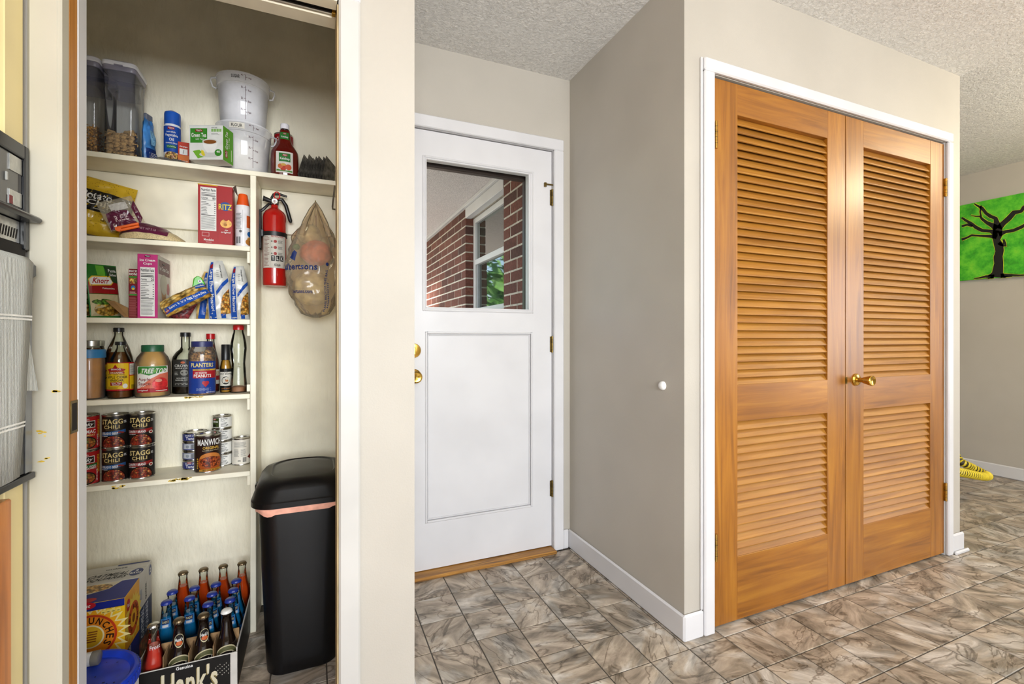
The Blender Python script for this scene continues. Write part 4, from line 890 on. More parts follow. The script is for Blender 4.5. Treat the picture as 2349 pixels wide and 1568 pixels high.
t = bottle('glass_bottle', 'tall empty clear glass bottle with red cap beside the post', xk, 2.02, zs, [(rk * .97, 0), (rk, .004), (rk * .98, .03), (rk * .86, .075), (rk * .78, .11), (rk * .88, .14), (rk * .96, .165), (rk * .92, .185), (rk * .72, .215), (rk * .6, .225), (rk * .56, .24)], [(.0185, .235), (.0185, .25), (.017, .253), (.002, .253)], m_redcap, m_glass)
lath('spice_residue', M('spice_dregs', '#9a6a4a', .6), [(rk * .9, .004), (rk * .9, .02), (rk * .5, .024), (.002, .024)], t, 20)
p = Print(t, on_cyl(lambda v: rk * .92)); 
for k in range(9): p.text(tint('#e8e8e4'), '-%d oz-' % (9 - k), -.007, .034 + k * .011, .007, .038 + k * .011, 2)
p.text(tint('#3a3a3a'), 'MEASURE', .026, .06, .030, .095, 2, rot=90); p.done()
# ================================================================ bags: pillow-shaped packets
def pillow(w, h, t, crk=.003, seed=0, bottom=.0, px=2.6, py=4.0):
    def th(u, v):
        a, b_ = min(1, abs(2 * u / w)), min(1, abs(2 * v / h - 1)); vv = v / h
        f = (1 - a ** px) ** .6 * (1 - b_ ** py) ** .7 * (1 + bottom * (.5 - vv) * 2)
        n = mnoise.noise(Vector((u * 38 + seed * 7.3, v * 38, seed))) + .5 * mnoise.noise(Vector((u * 90 + seed, v * 90, seed)))
        return max(.0006, t / 2 * f + crk * n * min(1, 4 * (1 - a)) * min(1, 5 * (1 - b_) + .15))
    return th
def bag(name, label, cat, loc, rot, w, h, t, mat, crk=.003, seed=0, bottom=0, group=None, part='bag_film', nu=22, nv=28, parent=None, pin=0):
    T_ = parent or thing(name, label, cat, loc, rot=rot, group=group); th = pillow(w, h, t, crk, seed, bottom); mb = MB()
    sh_ = lambda v: 1 - pin * max(0, (v / h - .6) / .4) ** 1.5
    for s_ in (-1, 1):
        n = len(mb.v)
        for j in range(nv + 1):
            for i in range(nu + 1):
                u, v = w * (i / nu - .5), h * j / nv; mb.v.append((u * sh_(v), s_ * th(u, v), v))
        for j in range(nv):
            for i in range(nu):
                a = n + j * (nu + 1) + i; mb.f.append((a, a + 1, a + nu + 2, a + nu + 1))
    o = mb.build(part, mat, T_, smooth=80)
    return T_, (lambda u, v, hh: (u * sh_(v), -(th(u, v) + .0006 + hh), v))
# ---------------------------------------------------------------- top shelf
z1 = SZ[0]
def rrect(x0, y0, x1, y1, r, z, k=4):
    pts = []
    for cx_, cy_, a0 in ((x1 - r, y0 + r, -PI / 2), (x1 - r, y1 - r, 0), (x0 + r, y1 - r, PI / 2), (x0 + r, y0 + r, PI)):
        for i in range(k + 1): a = a0 + PI / 2 * i / k; pts.append((cx_ + r * math.cos(a), cy_ + r * math.sin(a), z))
    return pts
m_clear = glassy('clear_container_plastic', '#eef0f4', ior=1.45, veil=.035); m_lidw = M('white_lid_plastic', '#e8e8ec', .3); m_lidg = M('grey_lid_collar', '#8d8a98', .35)
def container(label, x0, x1, y0, y1, z):
    t = thing('cereal_container', label, 'container', ((x0 + x1) / 2, y0, z), 0, None); w = (x1 - x0) / 2; dp = y1 - y0; B = lambda e, zz, r=.012: rrect(-w - e, -e, w + e, dp + e, r, zz)
    MB().rings([B(-.004, 0), B(0, .006), B(0, .25), B(.003, .285)], True, False).build('container_body', m_clear, t, smooth=40)
    MB().rings([B(.002, .284, .014), B(.004, .288, .014), B(.004, .300, .014)], False, False).build('lid_collar', m_lidg, t, smooth=40)
    MB().rings([B(-.006, .225), B(-.008, .26), B(-.003, .29)], True, False).build('inner_spout', glassy('grey_spout_plastic', '#dcdae2', ior=1.4, veil=.14, veilcol='#c8c4d0'), t, smooth=40)
    MB().rings([B(.005, .3005, .014), B(.007, .304, .014), B(.006, .314, .014), B(.0, .319, .014)], True, True).build('lid', m_lidw, t, smooth=40)
    MB().box(-.012, -.0068, .2995, .012, -.0045, .305).build('lid_catch', m_lidg, t)
    return t
bx0, bx1 = XA(237, 1.955), XA(308, 1.955)
cB = container('clear cereal container holding tan wheat squares', bx0, bx1, 1.955, 2.065, z1)
cA = container('clear cereal container of golden granola at the left edge', XA(223, 1.955) - .082, XA(223, 1.955), 1.955, 2.065, z1)
# granola: too many crumbs to count
mb = MB(); rr = random.Random(9)
ax_ = XA(223, 1.955)
for k in range(900):
    c = Vector((rr.uniform(ax_ - .076, ax_ - .006), rr.uniform(1.961, 2.02), z1 + .006 + rr.uniform(0, .088) * (1 if rr.random() < .8 else 1.08))); q = rr.uniform(.003, .006); a, b_, d_ = [Vector((rr.gauss(0, 1), rr.gauss(0, 1), rr.gauss(0, 1))).normalized() * q for _ in range(3)]
    n = len(mb.v); mb.v += [c + a, c + b_, c + d_, c - (a + b_ + d_) / 2]; mb.f += [(n, n + 1, n + 2), (n, n + 1, n + 3), (n + 1, n + 2, n + 3), (n, n + 2, n + 3)]
tag(mb.build('granola', M('golden_granola', '#c08a36', .7, var=.3, scale=150), None), 'golden granola filling the leftmost clear container', 'cereal', None, 'stuff')
# wheat squares
m_sq = M('toasted_wheat', '#c29c64', .8, var=.25, scale=120, bump=.6, bscale=300, bstretch=(1, 6, 1))
sq = MB(); N_ = 5
for s_ in (-1, 1):
    n = len(sq.v)
    for j in range(N_ + 1):
        for i in range(N_ + 1):
            u, v = i / N_ * 2 - 1, j / N_ * 2 - 1; sq.v.append((u * .0105, v * .0105, s_ * (.0012 + .0032 * (1 - u * u) * (1 - v * v) ** .5) + .0006 * math.sin(i * 2.2)))
    for j in range(N_):
        for i in range(N_): a = n + j * (N_ + 1) + i; sq.f.append((a, a + 1, a + N_ + 2, a + N_ + 1))
for i in range(N_):
    for a, b_ in ((i, i + 1), (N_ * (N_ + 1) + i, N_ * (N_ + 1) + i + 1), (i * (N_ + 1), (i + 1) * (N_ + 1)), (i * (N_ + 1) + N_, (i + 1) * (N_ + 1) + N_)): q = (N_ + 1) ** 2; sq.f.append((a, b_, b_ + q, a + q))
sq0 = sq.build('cereal_square', m_sq, None, smooth=60); tag(sq0, 'tan shredded wheat square inside the clear container', 'cereal', 'wheat squares in the clear container')
rr = random.Random(3); cnt = 0
for lev in range(7):
    for i in range(4):
        for j in range(2):
            x = bx0 + .012 + (bx1 - bx0 - .024) * (i + rr.uniform(-.12, .12)) / 3; y = 1.955 + .011 + j * .02 + rr.uniform(-.001, .001); z = z1 + .011 + lev * .0118 + rr.uniform(0, .003)
            if lev == 6 and rr.random() < .5: continue
            o = sq0 if cnt == 0 else inst(sq0, '', (0, 0, 0)); cnt += 1; o.location = (x, y, z); o.rotation_euler = (rr.uniform(.5, 1.5), rr.uniform(-.5, .5), rr.uniform(-.6, .6))
# blue pouch seen nearly edge-on
xq_ = XA(343, 2.03)
m_bp = M('blue_foil_pouch', '#3a78b8', .3, var=.35, scale=18, coat=.3)
t, fn = bag('snack_pouch', 'crumpled blue pouch standing edge-on beside the wheat container', 'bag', (xq_, 2.03, z1 + .001), (0, -.05, 1.3), .062, .17, .026, m_bp, .005, 3, .5, pin=.45)
box('pouch_clip', M('grey_clip', '#6f7480', .4), (-.018, -.006, .155, .018, .006, .178), t, .003)
p = Print(t, fn); p.rect('label_panel', tint('#12357a'), -.028, .008, .02, .055, 1, 8, 6); p.rect('label_panel', tint('#8cc4e6'), -.012, .07, .02, .12, 1, 6, 6); p.lines(tint(WHT), -.02, .02, .012, .045, 5, 2, .3); p.done()
# oil spray
xs1, rs1 = cyl(375.5, 416, 2.05)
t = thing('oil_spray_can', 'vegetable oil spray can with blue cap', 'spray can', (xs1, 2.05, z1), facing(xs1, 2.05) - .1)
lath('can_body', M('white_can', '#e4e4e6', .3), [(rs1 * .97, 0), (rs1, .003), (rs1, .150), (rs1 * .92, .162)], t, 28); lath('cap', M('blue_cap', '#1f55b0', .35), [(rs1 * .97, .161), (rs1 * .97, .198), (rs1 * .92, .206), (rs1 * .4, .214), (.002, .215)], t, 28)
p = Print(t, on_cyl(rs1 + .0003)); p.rect('label', tint('#1f4fae'), -.034, .058, .034, .152, 1, 14); winco(p, -.002, .144, .022, .011); p.text(tint(WHT), 'non-stick', -.016, .128, .012, .134, 2); p.text(tint(WHT), 'Vegetable', -.022, .112, .019, .124, 2, bold=.03).text(tint(WHT), 'Oil', -.008, .098, .006, .109, 2, bold=.03).text(tint(WHT), 'COOKING SPRAY', -.019, .088, .017, .093, 2); p.rect('label_band', tint('#2f7a3a'), -.016, .072, .014, .083, 2); p.text(tint(WHT), 'For Fat Free Cooking', -.014, .075, .012, .080, 3); p.ell('food_print', cellmat('fruit_print', 200, [(0, '#7a2030'), (.4, '#c8863a'), (.7, '#e0c070')]), 0, .038, .026, .022, 2, 20, 3); p.done()
# small red-orange box
xb_ = XA(421, 2.02)
t = thing('spice_packet_box', 'small red and orange box between oil spray and tea', 'box', (xb_, 2.02, z1), .1); box('carton', tint('#c23a26', .5), (-.017, 0, 0, .017, .04, .098), t, .0008); p = Print(t, on_front(-.017, 0, 0)); p.rect('label_band', tint('#d8702a'), .001, .02, .033, .05, 1); p.rect('label_panel', tint(WHT), .005, .052, .029, .073, 1); p.text(tint(BLK), '/', .015, .055, .019, .07, 2); p.text(tint(WHT), 'Orange', .005, .077, .029, .084, 2).text(tint(WHT), 'Change to', .004, .026, .03, .032, 2).text(tint(WHT), '40 Count', .006, .014, .028, .02, 2); p.done()
# clear bag with dark contents
t, fn = bag('tea_pouch', 'flat clear bag of dark leaves lying at the shelf edge', 'bag', (XA(390, 1.965), 1.975, z1 + .010), (-1.25, -.05, .25), .095, .05, .016, glassy('clear_film', '#f0f0ee', ior=1.4, veil=.18, veilcol='#c8c4bc'), .003, 8, nu=18, nv=12)
mb = MB(); pts = []
for a, z_ in ((.0, .008), (.3, .012), (.7, .03), (1, .036)): pass
MB().rings([rrect(-.026, -.004, .03, .004, .003, zz) for zz in (.010, .034)]).build('dark_leaves', M('dark_tea', '#33261c', .8, var=.3, scale=200), t)
# green tea box
t = thing('tea_box', 'white and green tea carton angled at the shelf front', 'box', (-.2935, 1.862, z1 + .0005), math.radians(-22.5)); TW, TD, TH = .1155, .060, .1185
box('carton', tint('#e9ebe6', .45), (-TW, 0, 0, 0, TD, TH), t, .0008); box('carton_flap', tint('#e2e4df', .5), (-TW, .001, TH + .0004, -.001, .012, TH + .0012), t)
p = Print(t, on_front(-TW, 0, 0)); g = tint('#3f8f2e'); p.poly('label_panel', g, [(.004, .058), (.062, .058), (.07, .05), (.062, .064), (.062, .108), (.004, .108)], 1); winco(p, .034, .1, .026, .01); p.text(tint(WHT), 'Green Tea', .008, .077, .059, .092, 3, bold=.04).text(tint(WHT), 'with Tags', .022, .066, .05, .074, 3, bold=0)
p.text(tint('#3a3a3a'), 'NET WT 2.8 OZ', .077, .108, .096, .112, 2)
for k in range(4): p.rect('nutrition_icon', tint('#8fc06a'), .076 + k * .009, .096, .0835 + k * .009, .106, 2)
p.lines(tint('#777777'), .076, .086, .105, .092, 2, 2, .3)
p.ell('saucer_print', tint('#d4d6d0'), .071, .018, .036, .010, 2, 24, 2); p.poly('napkin_print', tint('#7ab83a'), [(.012, .03), (.035, .034), (.06, .012), (.03, .004)], 1); p.poly('cup_print', tint('#f6f6f2'), [(.046, .062), (.098, .062), (.094, .042), (.084, .024), (.062, .024), (.05, .042)], 3); p.ell('cup_print', tint('#dcdcd6'), .072, .062, .026, .010, 4, 24, 2); p.ell('tea_print', tint('#8a5426'), .072, .061, .022, .007, 5, 24, 2); p.poly('lemon_print', tint('#e6d23a'), [(.042, .034), (.05, .03), (.056, .014), (.048, .012), (.042, .02)], 4); p.ell('badge', tint('#3f8f2e'), .1, .024, .012, .012, 4, 20, 2); p.text(tint(WHT), '40', .094, .023, .106, .031, 5, bold=.05); p.done()
p = Print(t, on_side(0, 0, 0)); p.rect('label_panel', tint('#5ea81f', .45), .0005, .0005, TD - .0005, TH - .0005, 1); p.rect('logo_plate', tint('#a51620'), .012, .014, .026, .038, 2); p.text(tint(WHT), 'WinCo', .014, .016, .024, .036, 3, rot=90, bold=.04); p.text(tint(WHT), 'Green Tea', .013, .044, .027, .105, 3, rot=90, bold=.03).text(tint(WHT), 'with Tags', .031, .05, .038, .09, 3, rot=90); p.lines(tint('#d8ecb8'), .046, .01, .05, .1, 1, 3); p.done()
# flour and sugar buckets
m_bkt = glassy('milky_bucket_plastic', '#f2f2f4', ior=1.4, veil=.55, veilcol='#f4f4f6')
xf, rf = cyl(493, 624, 2.018)
def bucket(label, x, y, z, r, h, cont, fill, rz, text, lz, card, off):
    t = thing('storage_bucket', label, 'container', (x, y, z), rz, 'round food storage buckets'); r0 = r * .83; R = lambda v: r0 + (r * .96 - r0) * v / h
    lath('bucket_body', m_bkt, [(r0 * .96, 0), (r0, .004), (R(h * .80), h * .80), (r * .965, h * .805), (r * .985, h * .96), (r, h * .965), (r, h)], t, 40, cap1=False)
    lath('contents', cont, [(r0 * .95, .004), (r0 * .985, .008), (R(fill) - .0025, fill), (R(fill) * .5, fill + .006), (.002, fill + .004)], t, 36)
    for s_ in (-1, 1):
        a = [(s_ * r * .97, -.02, h * .93), (s_ * (r + .012), -.012, h * .93), (s_ * (r + .015), 0, h * .9), (s_ * (r + .008), 0, h * .78), (s_ * r * .96, 0, h * .76)]
        MB().tube(a, .0035, 8).build('grip', m_bkt, t, smooth=60)
    p = Print(t, on_cyl(R)); k = tint('#5c2a34'); u = off
    p.rect('scale_print', k, u - .0006, .012, u + .0006, h * .74, 2, 1); p.rect('scale_print', k, u - .0006, h * .84, u + .0006, h * .95, 14, 1)
    for i, f in enumerate((.21, .43, .65)):
        zz = h * f + h * .05; p.rect('scale_print', k, u - .006, zz, u, zz + .0012, 2, 1).rect('scale_print', k, u, zz - .008, u + .006, zz - .0068, 2, 1); p.text(k, '%dL' % (i + 1), u - .014, zz - .003, u - .007, zz + .004, 2, bold=.03).text(k, '%dqt' % (i + 1), u + .008, zz - .012, u + .019, zz - .004, 2, bold=.02)
    p.text(k, '4L', u - .014, h * .92, u - .007, h * .95, 14, bold=.03).text(k, '4qt', u + .008, h * .88, u + .019, h * .915, 14); p.rect('scale_print', k, u - .006, h * .94, u, h * .946, 14, 1).rect('scale_print', k, u, h * .90, u + .006, h * .906, 14, 1)
    q = Print(t, on_cyl(lambda v: r * .985 + .0004))
    if text == 'FLOUR': q.rect('name_sticker', tint('#eeeade', .6), card[0] - .007, h * .835, card[1] + .007, h * .95, 1, 8)
    q.text(tint('#1a1a1a'), text, card[0], h * .855, card[1], h * .925, 3, bold=.015); q.done(); p.done(); return t
m_sug = M('white_sugar', '#efeff1', .8, var=.02)
bucket('milky bucket of flour standing on the top shelf', xf, 2.018, z1, rf, .172, M('flour', '#eee9dd', .9, var=.03), .098, facing(xf, 2) + .0, 'FLOUR', 0, (-.042, -.006), .028)
xg, rg_ = cyl(494, 620, 2.016)
bucket('white bucket of sugar stacked on the flour bucket', xg, 2.016, z1 + .1735, rg_, .176, m_sug, .135, facing(xg, 2) + .0, 'SUGAR', 0, (-.040, -.012), .006)
# two soup cans behind the ketchup
xh_, rh_ = cyl(626, 673, 2.075); rh_ = .0345
def redcan(x, y, z, rz, lab):
    t = thing('condensed_soup_can', lab, 'can', (x, y, z), rz, 'red and white soup cans behind the ketchup'); can_shell(t, rh_, .1, '#e6e2da'); p = Print(t, on_cyl(rh_)); p.rect('label', tint('#a3131b'), -.1, .052, .1, .094, 1, 30); p.text(tint(WHT), "Campbell's", -.028, .062, .030, .082, 2, bold=.03, slant=.08); p.ell('medal', tint('#c9a03a'), 0, .05, .008, .008, 2, 14, 1); p.text(tint('#a3131b'), 'SOUP', -.016, .02, .016, .032, 2, bold=.03); p.done()
redcan(XA(643, 2.08), 2.08, z1, facing(-.1, 2) - .3, 'lower red and white soup can behind the ketchup'); redcan(XA(651, 2.08), 2.08, z1 + .1002, facing(-.1, 2) - .1, 'upper red and white soup can behind the ketchup')
# ketchup
xk2, rk2 = cyl(621, 685, 1.985)
t = thing('ketchup_bottle', 'flat ketchup bottle with white cap and green label', 'bottle', (xk2, 1.985, z1), facing(xk2, 1.985) - .05); SY = .62
kp = [(rk2 * .93, 0), (rk2, .008), (rk2 * 1.0, .085), (rk2 * .97, .098), (rk2 * .82, .112), (rk2 * .58, .128), (rk2 * .46, .142), (rk2 * .40, .165), (rk2 * .36, .182)]
lath('bottle_body', M('ketchup_red', '#5c130d', .12, var=.04, coat=.5), kp, t, 32, 50, sy=SY); lath('cap', M('white_cap', '#e6e4ea', .35), [(.0155, .186), (.0155, .204), (.014, .206), (.002, .206)], t, 24); lath('cap_ring', M('dark_cap_ring', '#241010', .3), [(.013, .181), (.0135, .187)], t, 20)
def onk(u, v, h):
    r = None
    for (r0, z0), (r1, z_1) in zip(kp, kp[1:]):
        if z0 <= v <= z_1: r = r0 + (r1 - r0) * (v - z0) / (z_1 - z0)
    r = r or kp[-1][0]; a = max(-1.5, min(1.5, u / r)); s_ = math.sin(a); return (s_ * (r + h), -SY * math.cos(a) * (r + .0005 + h * 2), v)
p = Print(t, onk); p.rect('label', tint('#ece8e0'), -.031, .012, .031, .092, 1, 16, 3); p.rect('label_band', tint('#2f7f35'), -.019, .054, .021, .086, 2, 10); winco(p, .002, .078, .018, .009, 3); p.text(tint(WHT), 'Ketchup', -.015, .058, .018, .07, 3, bold=.04); p.ell('tomato_print', tint('#c8402a'), -.004, .032, .011, .014, 2, 18, 2).ell('tomato_print', tint('#d8603a'), .014, .034, .011, .011, 3, 18, 2).ell('tomato_print', tint('#d87a4a'), -.014, .036, .009, .009, 3, 16, 2).ell('tomato_print', tint('#e0b050'), -.003, .042, .009, .005, 4, 14, 1); p.poly('leaf_print', tint('#4f8f3a'), [(-.028, .024), (-.01, .02), (.028, .022), (.028, .016), (-.028, .018)], 4)
p.rect('neck_label', tint('#2f7f35'), -.018, .145, .018, .172, 1, 12, 3); winco(p, 0, .166, .012, .006, 3); p.text(tint(WHT), 'Ketchup', -.012, .149, .012, .158, 3, bold=.04); p.done()
# black packets leaning in a row
m_pk = M('dark_foil_packet', '#4a4742', .25, var=.6, scale=40, coat=.4)
nP = 10
PK = ['leftmost', 'second', 'third', 'fourth', 'fifth', 'sixth', 'seventh', 'eighth', 'ninth', 'rightmost']
pk0, _ = bag('seasoning_packet', 'dark foil packet in the leaning row at the right end of the top shelf', 'packet', (0, 0, 0), (0, 0, 0),   .075, .108, .005, m_pk, .0008, 5, .3, 'leaning row of dark foil packets', nu=10, nv=12)
for k in range(nP):
    o = pk0 if k == 0 else copytree(pk0); x = XA(697, 1.99) + (XA(765, 1.99) - XA(697, 1.99)) * k / (nP - 1) * .82 - .004
    hsc = .78 + .2 * random.Random(k).random() + .1 * (k > 7); o.location = (x, 2.0, z1 + .0015); o.rotation_euler = (0, .42 - .015 * k, 1.0 + .06 * math.sin(k * 2.1)); o.scale = (1, 1, hsc); o['label'] = PK[k] + (' dark foil packet' if k in (0, nP - 1) else ' dark foil packet from the left') + ' in the leaning row on the top shelf'
# ---------------------------------------------------------------- second shelf
z2 = SZ[1]
m_chipb = M('yellow_chip_bag_film', '#c9a524', .3, var=.08, scale=10, coat=.2)
CH = (XA(208, 2.0) - .03, 2.032, z2 + .024); CR = (-.12, .2, .12)
t, fn = bag('chip_bag', 'yellow and black potato chip bag at the left of the shelf', 'bag', CH, CR,   .21, .2, .06, m_chipb, .008, 2, .35, nu=34, nv=34)
p = Print(t, fn); p.rect('label_band', tint('#1d1a17'), -.115 * .96, .075, .108, .15, 1, 26, 10)
p.text(tint(WHT), 'Potato', -.03, .118, .052, .145, 3, bold=.05).text(tint(WHT), 'Chips', -.01, .090, .075, .116, 3, bold=.05).text(tint('#e8e4d8'), 'Delicious Crispy Crunch', .012, .081, .098, .087, 3).text(tint('#3a3018'), 'NET WT 8 OZ', .04, .045, .09, .052, 3)
rq_ = random.Random(2)
for k in range(260):
    u, v = rq_.uniform(-.105, .105), rq_.uniform(.01, .195)
    if .07 < v < .155: continue
    p.ell('dot_print', tint('#4a3a12'), u, v, .0011, .0011, 2, 5, 1)
p.done()
m_clr = glassy('rice_bag_film', '#f2efe6', ior=1.4, veil=.22, veilcol='#d8d0bc')
m_mar = M('maroon_bag_print', '#5a1838', .3, var=.12, scale=20, coat=.3)
rx = XA(352, 1.985)
t = thing('rice_bag', 'clear bag of rice with maroon print, clipped shut', 'bag', (rx, 1.99, z2 + .001), 0)
def mound(u, a, h=0):     # u along x -1..1 ; a round the half section 0..PI
    w = .098; x = u * w; prof = (1 - abs(u) ** 2.4) ** .7 * (.55 - .45 * u * .75 + .15); hh = .078 * prof + .002; dd = .052 * (1 - abs(u) ** 3) ** .6 + .002
    n = .003 * mnoise.noise(Vector((u * 4, a * 2, 3))); return (x, -math.cos(a) * (dd + h + n), max(0, math.sin(a) ** .85) * (hh + h + n))
mb = MB(); mb.rings([[mound(i / 14 - 1, PI * j / 14) for j in range(15)] for i in range(29)], True, True, False); mb.f.append(tuple()) if 0 else None
o = mb.build('rice_filled_pouch', M('rice_through_film', '#cdb98c', .45, var=.12, scale=260, bump=.25, bscale=400, coat=.25), t, smooth=70)
p = Print(t, lambda u, v, h: mound(u, v, .0008 + h)); p.rect('maroon_panel', m_mar, -.93, .30, .52, 1.9, 1, 24, 14); p.text(tint('#c8a8b0'), 'NET WT 5 LB', -.30, .5, .18, .68, 3, bold=.01); p.rect('label_stripe', tint('#8a4a68'), -.62, 1.02, .36, 1.10, 3, 18, 1); p.rect('label_stripe', tint('#8a4a68'), -.55, 1.22, .30, 1.28, 3, 18, 1); p.done()
_, fn = bag('', '', '', None, None, .10, .098, .02, m_clr, .008, 6, -.2, part='bag_neck', parent=t)
nk = [c for c in t.children if c.name.startswith('bag_neck')][0]; nkl = Vector((XA(296, 1.98) - rx + .0, -.012, .042)); nk.location = nkl; nk.rotation_euler = (0, -.42, .25)
q = Print(nk, fn); q.poly('maroon_print', m_mar, [(-.048, .002), (.03, .002), (.02, .052), (-.01, .062), (-.04, .056)], 2); q.poly('maroon_print', m_mar, [(.034, .0), (.049, .02), (.049, .082), (.034, .06)], 2); q.rect('white_print', tint('#d6d2cc'), -.022, .058, .026, .082, 3, 8, 4); q.text(tint('#e4c8cc'), 'RICE', -.024, .024, .012, .044, 4); q.done()
ck = thing('bag_clip', 'orange plastic clip closing the rice bag', 'bag clip', (XA(294, 1.93), 1.931, ZA(294, 521, 1.931)), rot=(0, -.36, .1)); m_or = M('orange_plastic', '#e8641a', .35)
box('clip_jaw', m_or, (-.032, -.005, .001, .032, .003, .009), ck, .002); box('clip_jaw', m_or, (-.030, -.004, -.008, .030, .004, 0), ck, .002); MB().tube([(-.027, -.008, 0), (-.027, .006, 0)], .008, 14).build('clip_pivot', m_or, ck, smooth=40)
# cracker box
t = thing('cracker_box', 'red cracker box with nutrition panel', 'box', (XA(454, 1.955), 1.955, z2 + .0005), .02); CW, CD, CHH = .106, .062, .213
box('carton', tint('#b01f22', .4), (0, 0, 0, CW, CD, CHH), t, .0008); box('top_edge', tint('#e0b82a'), (-.0006, -.0008, CHH - .003, CW * .56, .02, CHH + .0008), t); MB().quad((CW, .004, CHH), (CW + .010, .01, CHH + .012), (CW + .012, .05, CHH - .02), (CW, .05, CHH)).build('open_flap', tint('#9a9488'), t)
p = Print(t, on_front(0, 0, 0)); nutrition(p, .0075, .048, .056, CHH - .01, '80', 1, 4); p.rect('panel_rule', tint('#8a1418'), .0605, .002, .0612, CHH - .002, 1, 1)
p.ell('brand_oval', tint('#1f4e9c'), .084, .140, .018, .016, 2, 24, 2).text(tint('#f4d82a'), 'RITZ', .063, .128, .104, .148, 3, bold=.06)
p.ell('cracker_print', M('cracker_print', '#e0a04a', .5, var=.2, scale=80), .086, .078, .018, .016, 2, 24, 2).ell('cracker_bite', tint('#b01f22'), .086, .094, .007, .006, 3, 14, 1).ell('cracker_print_shade', tint('#b8742a'), .084, .074, .006, .005, 3, 12, 1)
p.text(tint(WHT), 'the', .082, .052, .092, .057, 2).text(tint(WHT), 'original', .070, .042, .100, .050, 2, bold=.03); p.rect('recycle_box', tint('#e6d8d4'), .012, .028, .034, .042, 1).rect('recycle_box', tint('#b01f22'), .013, .029, .033, .041, 2); p.text(tint(WHT), 'Mondelez', .018, .012, .048, .020, 2, bold=.02); p.lines(tint(WHT), .024, .007, .042, .010, 1, 2); p.done()
# cheese spray can
xe, re_ = cyl(539.5, 575, 2.0)
t = thing('cheese_can', 'white spray cheese can with orange cap', 'spray can', (xe, 2.0, z2), facing(xe, 2.0)); lath('can_body', M('white_can'), [(re_ * .96, 0), (re_, .003), (re_, .148), (re_ * .93, .158)], t, 28); lath('cap', M('orange_cap', '#e2571a', .35), [(re_ * .82, .157), (re_ * .80, .163), (re_ * .62, .198), (re_ * .56, .202), (.002, .203)], t, 24)
p = Print(t, on_cyl(re_ + .0003)); p.rect('label_band', tint('#d8622a'), .012, .075, .05, .12, 2, 8); p.ell('badge', tint('#1f6ab8'), .024, .052, .010, .010, 3, 14, 1); p.ell('cracker_art', tint('#c8853a'), .022, .022, .014, .012, 2, 14, 1).ell('cracker_art', tint('#e0a850'), .026, .034, .012, .007, 3, 14, 1); p.lines(tint('#555555'), -.026, .07, -.004, .13, 12, 2, .3); p.bars(tint(BLK), -.024, .015, -.008, .04, 8, 2); p.rect('label_rule', tint('#888888'), -.001, .012, -.0004, .14, 2, 1); p.ell('badge_ring', tint('#777777'), -.008, .06, .005, .005, 2, 12, 1); p.done()
# ---------------------------------------------------------------- middle shelf
z3 = SZ[2]
def knorr(lab, x, y, rot, seed):
    t, fn = bag('pasta_side_pouch', lab, 'pouch', (x, y, z3 + .001), rot, .098, .182, .022, tint('#2c7a2c', .35), .0025, seed, .5, 'green and red pasta side pouches'); p = Print(t, fn)
    p.rect('label_band', tint('#9c1a1e'), -.047, .082, .047, .122, 1, 12, 4); p.poly('brand_plate', tint('#e9c53a'), [(-.044, .108), (.02, .112), (.03, .122), (.02, .144), (-.036, .142), (-.046, .13)], 2); p.poly('brand_plate', tint('#f2f0ea'), [(-.042, .112), (.018, .115), (.027, .123), (.018, .140), (-.034, .138), (-.044, .13)], 3); p.text(tint('#b01a24'), 'Knorr', -.038, .117, .018, .136, 5, bold=.06, slant=.12)
    p.rect('label_top', tint('#6ab83a'), -.02, .144, .006, .178, 1, 6, 4); p.poly('label_panel', tint('#2f4a2c'), [(.014, .125), (.047, .12), (.047, .178), (.006, .178)], 2); p.text(tint(WHT), 'Pasta', .016, .158, .044, .168, 4, bold=.02).text(tint(WHT), 'Sides', .018, .144, .042, .153, 4, bold=.02); p.text(tint(WHT), 'Fettuccine', -.01, .098, .03, .104, 3)
    p.rect('food_print', tint('#cdbf94'), -.047, .006, .047, .080, 1, 10, 6); p.ell('food_print_pasta', cellmat('creamy_pasta_print', 110, [(0, '#d8a83a'), (.5, '#e6c060'), (.8, '#c88a2a')]), .002, .028, .042, .022, 2, 24, 4); p.ell('food_print_peas', cellmat('green_pea_print', 160, [(0, '#3f6a22'), (.5, '#5a8a2e'), (.9, '#7aa83e')]), -.012, .054, .032, .010, 3, 20, 3); p.done()
knorr('green pasta side pouch in front, showing white brand plate', XA(243, 2.01), 2.01, (-.06, -.05, .95), 3)
knorr('green pasta side pouch behind, cut by the door jamb', XA(206, 2.02), 2.02, (-.05, -.04, .95), 4)
cf = thing('cardboard_flap', 'torn brown cardboard flap leaning by the rice box', 'cardboard', (XA(270, 1.965), 1.965, z3 + .0005), 0); m_card = M('brown_cardboard', '#a07a4c', .8, var=.08)
def PV(px, py, Y): return (XA(px, Y) - XA(270, 1.965), Y - 1.965, ZA(px, py, Y) - z3)
mb = MB(); a4 = [PV(241, 688, 1.99), PV(262, 690, 2.01), PV(294, 706, 1.985), PV(294, 727, 1.96), PV(285, 727.3, 1.95)]; a4 = [(x, y, max(z, .0005)) for x, y, z in a4]; mb.rings([a4, [(x, y + .0025, z) for x, y, z in a4]]); mb.build('card_panel', m_card, cf)
xr0, xr1 = XA(294.8, 1.965), XA(314.2, 1.955)
t = thing('rice_mix_box', 'narrow dark red rice mix box beside the pink box', 'box', (xr0, 1.965, z3 + .0003), 0); BW = xr1 - xr0 - .0005
